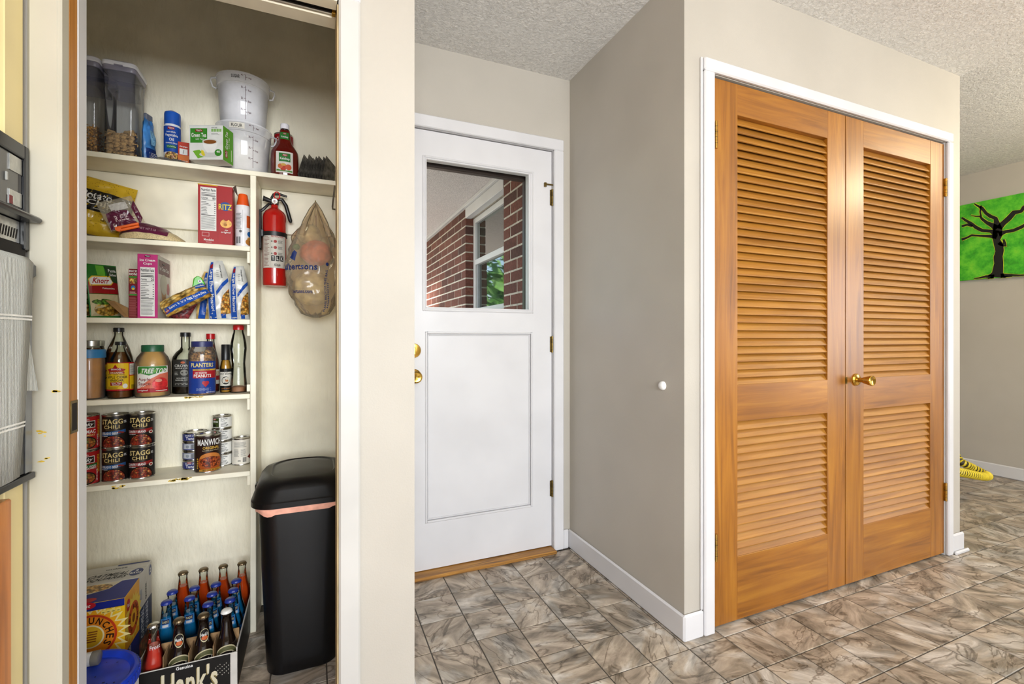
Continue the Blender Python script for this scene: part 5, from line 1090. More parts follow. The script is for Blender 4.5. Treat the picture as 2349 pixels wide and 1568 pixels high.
box('carton', tint('#7c1420', .45), (0, 0, 0, BW, .11, .168), t, .0008); p = Print(t, on_front(0, 0, 0)); p.text(tint(WHT), 'RICE', .002, .157, BW - .002, .164, 2, bold=.05).text(tint(WHT), 'RONI', .002, .146, BW - .002, .154, 2, bold=.05); p.rect('label_band', tint('#3f9a3a'), .002, .138, BW - .002, .143, 1); p.rect('food_print', cellmat('rice_mix_print', 160, [(0, '#d8b03a'), (.5, '#e6cc70'), (.8, '#a85a20')]), .003, .118, BW - .003, .136, 1); p.ell('badge', tint('#2f7fb8'), BW / 2, .104, .006, .008, 1, 14, 1).ell('badge', tint('#e0c03a'), BW / 2, .1, .004, .004, 2, 10, 1); p.lines(tint('#e0c0b8'), .003, .084, BW - .003, .092, 2, 1, .4); p.rect('label_band', tint('#3f9a3a'), .002, .077, BW - .002, .082, 1); p.lines(tint('#b86a66'), .002, .006, BW - .002, .072, 18, 1, .4, .2); p.done()
xi0, xi1 = XA(315, 1.95), XA(361.5, 1.95)
t = thing('ice_cream_cup_box', 'tall pink ice cream cup box', 'box', (xi0, 1.95, z3 + .0003), 0); IW, ID, IH = xi1 - xi0, .146, .219
box('carton', tint('#c9357e', .4), (0, 0, 0, IW, ID, IH), t, .0008); MB().quad((.004, .02, IH + .0005), (IW - .002, .02, IH + .0005), (IW - .004, .05, IH + .006), (.008, .05, IH + .006)).build('top_flap', tint('#d8d2c8'), t)
p = Print(t, on_front(0, 0, 0)); winco(p, IW / 2, .212, .017, .008, 2); p.text(tint(WHT), 'Ice Cream', .007, .194, IW - .007, .203, 2, bold=.04).text(tint(WHT), 'Cups', .016, .181, IW - .016, .191, 2, bold=.04); nutrition(p, .008, .006, IW - .008, .174, '20', 1, 7); p.done()
p = Print(t, on_side(IW, 0, 0)); p.rect('side_panel', tint('#e2ddd4'), .0008, .0008, ID - .001, IH - .001, 1); p.rect('label_panel', tint('#6a2f3c'), .008, .155, ID - .004, .205, 2); winco(p, .07, .194, .04, .01, 3); p.text(tint(WHT), 'Ice Cream Cups', .02, .165, .13, .184, 3, bold=.02); p.poly('cone_print', tint('#c89a62'), [(.04, .1), (.1, .1), (.085, .02), (.062, .02)], 2); p.ell('scoop_print', tint('#c8c6b4'), .07, .122, .038, .036, 3, 22, 2); p.ell('scoop_print_red', tint('#b8505a'), .122, .11, .018, .022, 2, 16, 1); p.done()
m_pas = cellmat('elbow_macaroni', 130, [(0, '#c9761f'), (.4, '#dc9a35'), (.75, '#e8b659')]); m_noo = cellmat('egg_noodles', 60, [(0, '#b98a34'), (.5, '#d2a850'), (.85, '#e2c47a')], stretch=(1, 1, 2.2))
m_film = M('silvery_pasta_bag_film', '#c9c9c4', .28, var=.12, scale=25, coat=.3)
def macbag(lab, x, y, rot, seed, w=.074, h=.222):
    t, fn = bag('macaroni_bag', lab, 'bag', (x, y, z3 + .001), rot, w, h, .042, m_film, .0035, seed, .4, 'blue striped macaroni bags', pin=.5); p = Print(t, fn); bl = tint('#1f56b8', .3); e = w / 2
    p.poly('blue_stripe', bl, [(-e * .92, h * .01), (-e * .30, h * .01), (-e * .34, h * .5), (-e * .50, h * .97), (-e * .86, h * .97), (-e * .9, h * .5)], 2, 8); p.text(tint(WHT), 'Large Elbow Macaroni', -e * .80, h * .14, -e * .42, h * .84, 4, rot=-90, bold=.03); p.rect('logo_plate', tint('#9c1a24'), -e * .82, h * .86, -e * .5, h * .94, 4, 4, 2)
    p.poly('pasta_window', m_pas, [(e * .05, h * .06), (e * .92, h * .10), (e * .92, h * .52), (e * .35, h * .40), (e * .1, h * .25)], 2, 6); p.poly('blue_stripe', bl, [(-e * .2, h * .40), (e * .5, h * .56), (e * .92, h * .64), (e * .92, h * .70), (e * .4, h * .62), (-e * .2, h * .47)], 3, 6); p.rect('blue_stripe', bl, e * .1, h * .02, e * .5, h * .09, 3, 4, 2); p.text(tint('#33363a'), 'macaroni', e * .3, h * .7, e * .5, h * .92, 4, rot=-90); p.lines(tint('#5a5e64'), -e * .1, h * .72, e * .2, h * .86, 4, 4, .2); p.done(); return t
macbag('upright macaroni bag left of the macaroni bag by the post', XA(505, 2.02), 2.03, (-.04, -.06, .12), 11); macbag('upright macaroni bag touching the shelf post', XA(551, 2.02) - .002, 2.04, (-.04, -.03, .1), 12, .064, .208)
t, fn = bag('noodle_bag', 'clear egg noodle bag slumped diagonally with blue band', 'bag', (XA(436, 1.97), 1.972, z3 + .045), (-.35, -.55, .12), .155, .062, .044, m_noo, .005, 21, 0, nu=30, nv=16)
p = Print(t, fn); p.poly('blue_stripe', tint('#1f56b8', .3), [(-.074, .006), (.05, .006), (.076, .012), (.074, .03), (.04, .026), (-.07, .026)], 3, 6); p.text(tint(WHT), 'Extra Wide Egg Noodles', -.056, .011, .068, .022, 5, bold=.04); winco(p, -.066, .013, .016, .009, 5); p.rect('blue_stripe', tint('#1f56b8', .3), .048, .04, .076, .058, 3, 6, 3); p.text(tint(WHT), 'Noodles', .05, .045, .075, .053, 5); p.done()
t, fn = bag('noodle_bag', 'second pasta bag with blue stripe behind the slumped noodle bag', 'bag', (XA(468, 2.07), 2.085, z3 + .001), (-.03, .05, .2), .056, .185, .022, M('tan_pasta_film', '#b99a5a', .35, var=.3, scale=40), .004, 22, .3, pin=.6)
p = Print(t, fn); p.poly('blue_stripe', tint('#1f56b8', .3), [(-.022, .004), (.0, .004), (.004, .09), (.006, .18), (-.014, .18), (-.016, .09)], 3, 6); p.text(tint(WHT), 'Elbow', -.012, .10, -.002, .16, 5, rot=-90); p.done()
xc_ = XA(457, 2.0); zc_ = ZA(457, 645, 2.0)
ck = thing('bag_clip', 'green bag clip with one round eye on the noodle bag', 'bag clip', (xc_, 2.0, zc_), rot=(0, .2, .1)); m_gc = M('lime_green_plastic', '#4fae2a', .35)
MB().rings([[(x * k, y * k2 * .010, z) for x, z in ((-.016, -.026), (.012, -.026), (.02, -.004), (.012, .006), (.002, .016), (-.010, .017), (-.018, .006))] for k, y, k2 in ((.9, -1, 1), (1, -.6, 1), (1, .6, 1), (.9, 1, 1))]).build('clip_body', m_gc, ck, .002)
lath('eye_white', M('white_cap'), [(.0065, 0), (.006, .002), (.002, .003)], ck, 16).rotation_euler = (PI / 2, 0, 0); ck.children[-1].location = (.003, -.0102, .0); e_ = lath('eye_pupil', m_black, [(.003, 0), (.0025, .0015)], ck, 12); e_.rotation_euler = (PI / 2, 0, 0); e_.location = (.003, -.0128, 0)
t, fn = bag('chocolate_bag', 'small maroon patterned bag behind the noodles', 'bag', (XA(402, 2.075), 2.075, z3 + .001), (-.1, .45, 0), .07, .085, .03, M('maroon_checked_film', '#6a2a2e', .35, var=.6, scale=120), .004, 31)
# ================================================================ extinguisher bay
ex, er = cyl(602.5, 657, 2.05); ey = 2.05; ez = ZA(630, 656, ey)
t = thing('fire_extinguisher', 'red fire extinguisher with black lever in its wall bracket', 'fire extinguisher', (ex, ey, ez), facing(ex, ey))
m_ered = M('red_enamel', '#b3130f', .18, var=.03, coat=.5)
Hs = ZA(630, 500, ey) - ez
lath('cylinder', m_ered, [(er * .9, 0), (er * .98, .003), (er, .008), (er, Hs), (er * .95, Hs + .012), (er * .8, Hs + .024), (er * .5, Hs + .034), (er * .32, Hs + .04), (er * .3, Hs + .05)], t, 40, 60)
Hv = Hs + .05
box('valve_body', m_black, (-.014, -.012, Hv, .014, .012, Hv + .026), t, .003)
MB().tube([(-.012, -.004, Hv + .014), (-.034, -.006, Hv + .02), (-.040, -.006, Hv + .021)], [.008, .009, .011], 14).build('nozzle', m_black, t, smooth=40)
g_ = lath('pressure_gauge', m_steel, [(.012, 0), (.012, .005), (.010, .007), (.002, .0065)], t, 20); g_.rotation_euler = (PI / 2, 0, 0); g_.location = (0, -.0122, Hv + .012)
gf = lath('gauge_face', tint('#e8e8e4'), [(.0085, 0), (.002, .0004)], g_, 16); gf.location = (0, 0, .0067); gn = box('gauge_needle', tint('#b01a20'), (-.0008, -.006, .0072, .0008, .003, .0076), g_)
MB().tube([(-.012, -.002, Hv + .026), (-.004, -.002, Hv + .042), (.018, 0, Hv + .046), (.044, 0, Hv + .04)], [.004, .005, .005, .004], 10).build('carry_handle', m_black, t, smooth=40)
MB().tube([(.008, 0, Hv + .024), (.026, 0, Hv + .026), (.040, 0, Hv + .004), (.056, 0, Hv - .055), (.058, 0, Hv - .062)], [.005, .007, .0075, .0075, .004], 10).build('squeeze_lever', m_black, t, smooth=40)
MB().tube([(.008 + .010 * math.cos(a), -.014, Hv + .036 + .014 * math.sin(a)) for a in [2 * PI * i / 16 for i in range(17)]], .0022, 8).build('pull_pin', M('red_pin_plastic', '#c01820', .3), t, smooth=40)
p = Print(t, on_cyl(er + .0002)); h0, h1 = ZA(630, 617, ey) - ez, ZA(630, 541, ey) - ez; hh = h1 - h0
p.rect('label', tint('#dcd8cc'), -.05, h0, .046, h1, 1, 22); p.text(tint('#b01a20'), 'INSTRUCTIONS', -.012, h1 - hh * .10, .034, h1 - hh * .04, 2)
p.lines(tint('#8a5a54'), -.042, h0 + hh * .06, -.018, h1 - hh * .05, 22, 2, .35, .4); p.rect('label_rule', tint('#8a8a84'), -.0155, h0 + hh * .02, -.0150, h1 - hh * .05, 2, 1)
for k in range(3): zz = h1 - hh * (.22 + .18 * k); p.ell('icon_circle', tint('#777770'), -.010, zz, .003, .003, 2, 12, 1); p.ell('icon_red', tint('#a8281e'), .002, zz, .006, .006, 2, 12, 1); p.lines(tint('#444444'), .012, zz - .006, .03, zz + .006, 4, 2, .4, .2)
for k in range(3): p.rect('class_icon', tint('#1a1a1a'), -.012 + k * .016, h0 + hh * .2, .001 + k * .016, h0 + hh * .36, 2, 4)
for k, c_ in enumerate('TLK'): p.text(tint(WHT), c_, -.009 + k * .016, h0 + hh * .23, -.002 + k * .016, h0 + hh * .33, 3, bold=.05)
p.text(tint(BLK), 'Kidde', -.002, h0 + hh * .05, .022, h0 + hh * .13, 3, bold=.05, slant=.1); p.done()
br = thing('extinguisher_bracket', 'black plastic bracket strapping the extinguisher to the post', 'bracket', (ex, ey, ez), facing(ex, ey) * 0)
zb0, zb1 = ZA(600, 572, ey) - ez, ZA(600, 482, ey) - ez; xb0 = PXR + .0006 - ex
box('back_plate', m_black, (xb0, -.018, zb0, xb0 + .006, .02, zb1), br, .002)
MB().tube([(xb0 + .004, -.01, zb1 - .006), (xb0 + .012, -.012, zb1), (-.02, -.004, Hs + .052), (-.006, 0, Hs + .054)], [.005, .006, .005, .003], 8).build('neck_fork', m_black, br, smooth=40)
zst = ZA(630, 540, ey) - ez
MB().rings([[((er + e) * math.cos(2 * PI * i / 40), (er + e) * math.sin(2 * PI * i / 40), zst + dz) for i in range(40)] for e, dz in ((.0012, -.008), (.0035, -.008), (.0035, .008), (.0012, .008))] + [[((er + .0012) * math.cos(2 * PI * i / 40), (er + .0012) * math.sin(2 * PI * i / 40), zst - .008) for i in range(40)]], False, False).build('strap', m_black, br, smooth=40)
box('strap_buckle', m_black, (xb0 + .0065, -.03, zst - .012, xb0 + .016, -.012, zst + .016), br, .002)
# hanging grocery bag
gx, gy, gz0, gz1 = XA(716, 1.99), 1.985, ZA(716, 728, 1.985), ZA(722, 466, 1.985)
t = thing('grocery_bag', 'translucent tan plastic grocery bag hanging stuffed by its handles', 'bag', (gx, gy, gz0), 0); GH = gz1 - gz0
KZ = [(0, .012), (.03, .045), (.08, .062), (.2, .083), (.35, .092), (.5, .092), (.62, .084), (.72, .068), (.82, .036), (.92, .016), (1, .005)]
def gr(f):
    for (a, r0), (b_, r1) in zip(KZ, KZ[1:]):
        if a <= f <= b_: k = (f - a) / (b_ - a); k = k * k * (3 - 2 * k) if 0 else k; return r0 + (r1 - r0) * k
    return .005
def gsurf(a, z, h=0, k=1.0):
    f = max(0, min(1, z / GH)); r = gr(f) * k
    fold = .006 * math.sin(a * 9 + z * 12) * max(0, f - .45) * 2.0 + .009 * mnoise.noise(Vector((math.cos(a) * 2.2, math.sin(a) * 2.2, z * 13))) + .006 * mnoise.noise(Vector((math.cos(a) * 6, math.sin(a) * 6, z * 40)))
    r = max(.002, r + fold * min(1, r / .03)) + h
    sag = .022 * max(0, .35 - f) * 2
    return (r * math.sin(a) * 1.05 + .012 * f + sag, -r * math.cos(a) * .8, z)
m_gb = glassy('tan_bag_film', '#efe3cc', rough=.12, ior=1.4, veil=.24, veilcol='#efe0c4')
mb = MB(); mb.rings([[gsurf(2 * PI * i / 72, GH * j / 60) for i in range(72)] for j in range(61)]); mb.build('bag_film', m_gb, t, smooth=80)
def blob(name, mat, cx_, cy_, cz_, rx_, ry_, rz_, seed):
    mb = MB(); R_ = []
    for j in range(1, 12):
        b_ = PI * j / 12 - PI / 2; R_.append([(cx_ + rx_ * math.cos(b_) * math.cos(a) * (1 + .18 * mnoise.noise(Vector((math.cos(a) * 2 + seed, math.sin(a) * 2, j * .5)))), cy_ + ry_ * math.cos(b_) * math.sin(a), cz_ + rz_ * math.sin(b_)) for a in [2 * PI * i / 20 for i in range(20)]])
    return mb.rings(R_).build(name, mat, t, smooth=70)
blob('stuffed_bag', M('pink_bag_inside', '#e8705a', .5, var=.25, scale=30), .015, -.012, GH * .56, .058, .048, .05, 1)
blob('stuffed_bag', M('white_bag_inside', '#dfcba8', .5, var=.2, scale=30), .0, .0, GH * .26, .07, .05, .07, 2)
blob('stuffed_bag', M('white_bag_inside'), -.01, 0, GH * .72, .045, .038, .04, 3)
blob('stuffed_bag', M('green_bag_inside', '#3f7a3a', .5), -.055, -.02, GH * .60, .012, .015, .012, 4)
p = Print(t, lambda u, v, h: gsurf(u / .09, v, .0012 + h)); bt = tint('#22387a', .4)
p.text(bt, 'Albertsons', -.125, GH * .395, .012, GH * .45, 2, bold=.05).text(bt, 'albertsons.com', -.10, GH * .20, -.008, GH * .232, 2, bold=.02); p.poly('leaf_logo', bt, [(-.088, GH * .5), (-.07, GH * .56), (-.062, GH * .54), (-.07, GH * .47)], 2)
p.text(tint('#3a4a78'), 'PLEASE RECYCLE THIS BAG', .038, GH * .05, .046, GH * .40, 2, rot=90); p.lines(tint('#3a4a78'), .050, GH * .08, .056, GH * .3, 14, 2, .5, .2); p.ell('recycle_mark', bt, .044, GH * .45, .006, .007, 2, 12, 1); p.done()
for s_ in (-1, 1): MB().tube([(.012 + .05 * s_, -.03, GH * .70), (.012 + .036 * s_, -.03, GH * .82), (.012 + .016 * s_, -.02, GH * .93), (.013, -.004, GH + .002)], [.012, .010, .008, .004], 8).build('bag_handle', m_gb, t, smooth=60)
MB().tube([(.012, .0, GH - .004), (.012, .0, GH + .01), (.012, .02, GH + .014), (.012, YPB - .022 - gy - .001, GH + .012)], .0022, 8).build('hook', m_oldbrass, t, smooth=40)
# ================================================================ trash can
TX0, TX1, TY0, TY1 = -.172, .098, 1.622, 1.955
t = thing('trash_can', 'tall black plastic trash can with lid and pink liner', 'trash can', ((TX0 + TX1) / 2, (TY0 + TY1) / 2, .0), 0); w, d_ = (TX1 - TX0) / 2, (TY1 - TY0) / 2
def tr(e, z, r=.06): return rrect(-w - e, -d_ - e, w + e, d_ + e, r, z, 8)
m_tc = M('black_bin_plastic', '#08080a', .36, var=.15, scale=8, spec=.35)
MB().rings([tr(-.034, 0, .045), tr(-.028, .006, .05), tr(-.024, .05, .055), tr(-.004, .535, .06), tr(-.006, .545, .06)]).build('bin_body', m_tc, t, smooth=40)
m_ln = M('pink_liner_film', '#eba892', .4, var=.12, scale=30)
n8 = len(tr(0, 0)); lo = tr(.0025, 0); hi = tr(.004, .556)
MB().rings([[(x, y, .527 + .006 * math.sin(i * .9) + (.008 if 4 < i < 12 else 0)) for i, (x, y, z) in enumerate(lo)], [(x, y, .545) for x, y, z in tr(.006, 0)], hi], False, False).build('bin_liner', m_ln, t, smooth=60)
MB().rings([tr(.012, .548, .065), tr(.016, .55, .07), tr(.016, .566, .07), tr(.011, .571, .07), tr(.004, .60, .075), tr(-.010, .618, .08), tr(-.03, .627, .08), tr(-.036, .6285, .08), tr(-.040, .625, .08), tr(-.06, .630, .07), tr(-.10, .634, .03)]).build('lid', m_tc, t, smooth=35)
box('lid_hinge_tab', m_tc, (-w - .019, .02, .545, -w - .012, .06, .575), t, .002)
# ================================================================ pantry floor: boxes, bucket, soda tray
t = thing('honey_cereal_box', 'yellow and blue honey oat cereal box on the pantry floor', 'box', (-.722, 1.741, 0), 0); BW, BD, BH = .194, .125, .298
box('carton', tint('#f0c022', .4), (0, 0, 0, BW, BD, BH), t, .001)
p = Print(t, on_front(0, 0, 0)); cx_, cz_ = .112, .2; p.star('sun_print', tint('#f7e39a'), cx_, cz_, .072, .098, 24, 1); p.star('sun_print', tint('#f3ab1c'), cx_, cz_, .066, .082, 24, 2)
p.ell('disc_print', tint('#c9401c'), cx_, cz_, .064, .064, 3, 40, 2).ell('disc_print', tint('#ec8a1e'), cx_, cz_, .058, .058, 4, 40, 2).ell('disc_print', tint('#f6e8b8'), cx_, cz_, .034, .034, 5, 32, 2).ell('disc_print', tint('#e8b42a'), cx_, cz_, .030, .030, 6, 32, 2)
for k in range(5): p.rect('honey_dipper_print', tint('#8a4a1c'), cx_ - .012 + .002 * k, cz_ - .016 + .007 * k, cx_ + .014 + .001 * k, cz_ - .0125 + .007 * k, 7, 3)
p.arc(tint('#2a1410'), 'BUNCHES', cx_, cz_, .038, 2.1, -.75, .019, 7, .06); p.arc(tint('#2a1410'), 'HONEY', cx_, cz_, .038, 3.9, 2.2, .019, 7, .06)
p.rect('label_band', tint('#1d2a86'), .0005, BH - .022, BW - .0005, BH - .0005, 3); p.ell('brand_oval', tint('#c2202a'), .10, BH - .006, .026, .011, 5, 20, 2).text(tint(WHT), 'Post', .085, BH - .011, .115, BH - .001, 6, bold=.04, slant=.1)
for k in range(4): p.rect('nutrition_icon', tint('#f6da6a'), .138 + k * .012, .262, .148 + k * .012, .272, 3).rect('nutrition_icon_mark', tint('#6a5a2a'), .140 + k * .012, .264, .146 + k * .012, .266, 4)
p.text(tint('#3a2a10'), 'PER 1 CUP SERVING', .156, .2745, .188, .2775, 3); p.ell('badge', tint('#4f9a34'), .166, .118, .026, .021, 4, 28, 2).text(tint(WHT), '2', .161, .123, .171, .134, 5, bold=.06).text(tint(WHT), 'BAGS', .152, .112, .18, .121, 5, bold=.05).text(tint(WHT), 'INSIDE', .151, .102, .181, .110, 5, bold=.05)
p.poly('label_band', tint('#1d2a86'), [(.0005, .0005), (BW - .0005, .0005), (BW - .0005, .1), (.15, .075), (.0005, .07)], 2); p.text(tint(WHT), 'Almonds', .1, .03, .18, .05, 4, bold=.04); p.done()
p = Print(t, on_side(BW, 0, 0)); p.rect('side_panel', tint('#f0a81e'), .0005, .13, BD - .0005, BH - .0005, 1); p.star('sun_print', tint('#f6d44a'), .07, .205, .058, .072, 18, 2); p.ell('disc_print', tint('#d8581c'), .07, .20, .046, .05, 3, 30, 2).ell('disc_print', tint('#f0b42a'), .07, .20, .026, .028, 4, 26, 2).ell('honey_dipper_print', tint('#8a4a1c'), .07, .2, .012, .014, 5, 16, 1); p.arc(tint('#2a1410'), 'HONEY BUNCHES', .07, .20, .028, 4.4, -1.2, .014, 5, .05); p.ell('brand_oval', tint('#c2202a'), .026, .262, .014, .018, 4, 18, 1).text(tint(WHT), 'Post', .017, .256, .035, .268, 5, bold=.03); p.rect('side_panel_low', tint('#1d2a86'), .0005, .0005, BD - .0005, .1295, 1); p.text(tint(WHT), 'ALMONDS', .03, .07, .048, .128, 3, rot=90, bold=.04); p.done()
p = Print(t, on_top(0, 0, BH)); p.rect('top_panel', tint('#1d2a86'), .0005, .0005, BW - .0005, BD - .0005, 1); p.poly('bowl_print', tint('#e6dcc0'), [(.0, BD - .001), (.0, .06), (.07, .055), (.13, .08), (.15, BD - .001)], 2); p.ell('cereal_print', cellmat('flake_print', 120, [(0, '#b8762a'), (.5, '#d8a04a'), (.85, '#e8c070')]), .075, .095, .06, .026, 3, 26, 3); p.ell('brand_oval', tint('#c2202a'), .10, .02, .02, .014, 3, 18, 1); p.rect('top_seam', tint('#141d66'), .0005, .06, BW - .001, .0612, 4); p.done()
t = thing('oatmeal_cereal_box', 'grey and blue oatmeal squares box behind the honey cereal', 'box', (-.722, 1.868, 0), 0); BW, BD, BH = .192, .130, .2985
box('carton', tint('#cfcbc2', .45), (0, 0, 0, BW, BD, BH), t, .001)
p = Print(t, on_side(BW, 0, 0)); p.rect('side_panel', tint('#2a3a5e'), .0005, .03, BD - .0005, .185, 1); p.rect('food_print', cellmat('oat_square_print', 70, [(0, '#8a5a3a'), (.5, '#b88a5a'), (.85, '#a83a3a')]), .0005, .0005, BD - .0005, .08, 2); p.text(tint('#cfd6e2'), 'OATMEAL', .018, .085, .05, .18, 3, rot=90, bold=.06).text(tint('#cfd6e2'), 'SQUARES', .062, .085, .094, .18, 3, rot=90, bold=.06); p.text(tint('#1a1a1a'), 'QUAKER', .06, .195, .078, .25, 2, rot=90, bold=.04); p.ell('badge', tint('#2a3a7a'), .112, .272, .014, .018, 2, 20, 1); p.text(tint(WHT), '2', .106, .264, .118, .28, 3, bold=.05); p.lines(tint('#7a8aa8'), .012, .215, .03, .25, 8, 2, .5); p.done()
p = Print(t, on_top(0, 0, BH)); p.text(tint('#1a1a1a'), 'OATMEAL', .04, .045, .155, .068, 2, bold=.07, slant=.08).text(tint('#1a1a1a'), 'SQUARES', .04, .018, .155, .041, 2, bold=.07, slant=.08); p.text(tint('#1a1a1a'), 'QUAKER', .075, .092, .135, .102, 2, bold=.04); p.ell('badge', tint('#26356e'), .172, .048, .018, .026, 2, 24, 1); p.text(tint(WHT), '2', .167, .052, .176, .066, 3, bold=.06).text(tint(WHT), 'BAGS', .157, .036, .187, .048, 3, bold=.06); p.rect('top_seam', tint('#7a786f'), .0005, .078, BW - .0005, .079, 2); p.rect('top_flap_edge', tint('#26356e'), .1, BD - .012, BW - .004, BD - .002, 2); p.done()
# blue lidded bucket and white tube
m_bl = M('royal_blue_plastic', '#1836a8', .3, var=.12, scale=20, coat=.2)
t = thing('blue_bucket', 'royal blue round bucket with ridged lid on the pantry floor', 'bucket', (-.566, 1.532, 0), 0)
lath('bucket_body', m_bl, [(.105, 0), (.108, .004), (.118, .17)], t, 48)
lath('bucket_lid', m_bl, [(.121, .168), (.1295, .17), (.1295, .186), (.128, .196), (.124, .2), (.118, .1995), (.112, .192), (.108, .187), (.06, .186), (.002, .187)], t, 64)
rg0 = MB().box(-.0012, .129, .172, .0012, .1312, .193).build('lid_ridge', m_bl, t)
for k in range(1, 72): inst(rg0, '', (0, 0, 0), t, (0, 0, -2 * PI * k / 72))
sp = MB(); rq_ = random.Random(8)
for k in range(26):
    a, r_ = rq_.uniform(0, 2 * PI), rq_.uniform(.03, .105); c = (r_ * math.cos(a), r_ * math.sin(a)); s_ = rq_.uniform(.0015, .004); n = len(sp.v); sp.v += [(c[0] + s_ * rq_.uniform(.4, 1.4) * math.cos(q), c[1] + s_ * rq_.uniform(.4, 1.4) * math.sin(q), .1881) for q in (0, 1.2, 2.4, 3.6, 4.9)]; sp.f.append(tuple(range(n, n + 5)))
sp.build('dirt_specks', M('dark_dirt', '#14162a', .9), t, kind='stuff')
t = thing('white_tube', 'white and blue tube lying on the blue bucket lid', 'tube', (-.62, 1.615, .2035), 0)
o = lath('tube_body', M('white_can'), [(.0175, -.06), (.0175, .058)], t, 24); o.rotation_euler = (0, PI / 2, 0); o = lath('tube_end', M('grey_cap_end', '#77736c', .4), [(.0182, .0585), (.0182, .074), (.015, .076), (.002, .076)], t, 24); o.rotation_euler = (0, PI / 2, 0)
o = lath('label_band', tint('#3f8fc0'), [(.0178, -.01), (.0178, .012)], t, 24, cap0=False, cap1=False); o.rotation_euler = (0, PI / 2, 0)
# soda tray
TZ = .119
t = thing('soda_tray', 'black printed cardboard soda tray full of bottles', 'tray', (-.2205, 1.638, 0), 0); TWd, TDp = .256, .415
m_tk = tint('#191715', .5); m_tw_ = tint('#d8d4cc', .6); m_kr = M('kraft_cardboard', '#8a6c48', .8, var=.1)
box('tray_floor', m_kr, (-TWd, 0, 0, 0, TDp, .003), t)
box('tray_front', m_tw_, (-TWd, 0, .003, 0, .003, TZ), t, .0006); box('tray_side', m_tw_, (-.003, .0031, .003, 0, TDp, TZ + .012), t, .0006); box('tray_side', m_tw_, (-TWd, .0031, .003, -TWd + .003, TDp, TZ + .012), t, .0006); box('tray_back', m_kr, (-TWd + .0031, TDp - .003, .003, -.0031, TDp, TZ + .012), t, .0006)
p = Print(t, on_front(-TWd, 0, 0)); p.rect('tray_print', m_tk, .012, .004, TWd - .018, TZ - .002, 1); cr = tint('#e0d6b8', .6); p.text(tint('#8a7a4a'), "Hank's", .063, .022, .203, .100, 2, bold=.05).text(cr, "Hank's", .065, .025, .205, .103, 3, bold=.03); p.text(tint(WHT), 'Genuine', .10, .104, .142, .114, 3, bold=.02).text(tint(WHT), 'Beverages', .10, .010, .165, .024, 3, bold=.02)
for i in range(8):
    for j in range(3): p.ell('dot_print', tint('#c8c4b8'), .2 + i * .0055, .06 + j * .012 + (i % 3) * .004, .0012, .0016, 2, 6, 1)
p.done()
p = Print(t, on_side(0, 0, 0)); p.rect('tray_print', m_tk, .008, .004, TDp - .01, TZ + .004, 1); p.done()
CS, SN = math.cos(math.radians(2.6)), math.sin(math.radians(2.6))
m_bo, m_bb, m_bk, m_br = M('orange_soda', '#cc4a12', .12, var=.04), M('blue_soda', '#0f5f8f', .1, var=.08), M('brown_bottle_glass', '#140c08', .06, var=.1, coat=.5), M('red_soda', '#b8362a', .12, var=.05)
m_capd, m_capb, m_capw = M('bronze_crown_cap', '#6a5a44', .3, .8, var=.2), M('blue_crown_cap', '#1c2f80', .3, var=.06), M('white_crown_cap', '#d8d8d4', .35)
LN = [(.027, 0), (.0286, .004), (.0286, .112), (.0278, .125), (.022, .145), (.0165, .168), (.0142, .19), (.0128, .213), (.0142, .214), (.0142, .220), (.0128, .222)]
def crown(t, mat): 
    mb = MB(); R_ = []
    for z_, r_, w_ in ((.2195, .0153, .0008), (.2225, .0150, .0006), (.2262, .0138, 0), (.2285, .011, 0), (.229, .003, 0)): R_.append([((r_ + w_ * math.cos(a * 21)) * math.cos(a), (r_ + w_ * math.cos(a * 21)) * math.sin(a), z_) for a in [2 * PI * i / 63 for i in range(63)]])
    mb.rings(R_).build('crown_cap', mat, t, smooth=60)
protos = {}
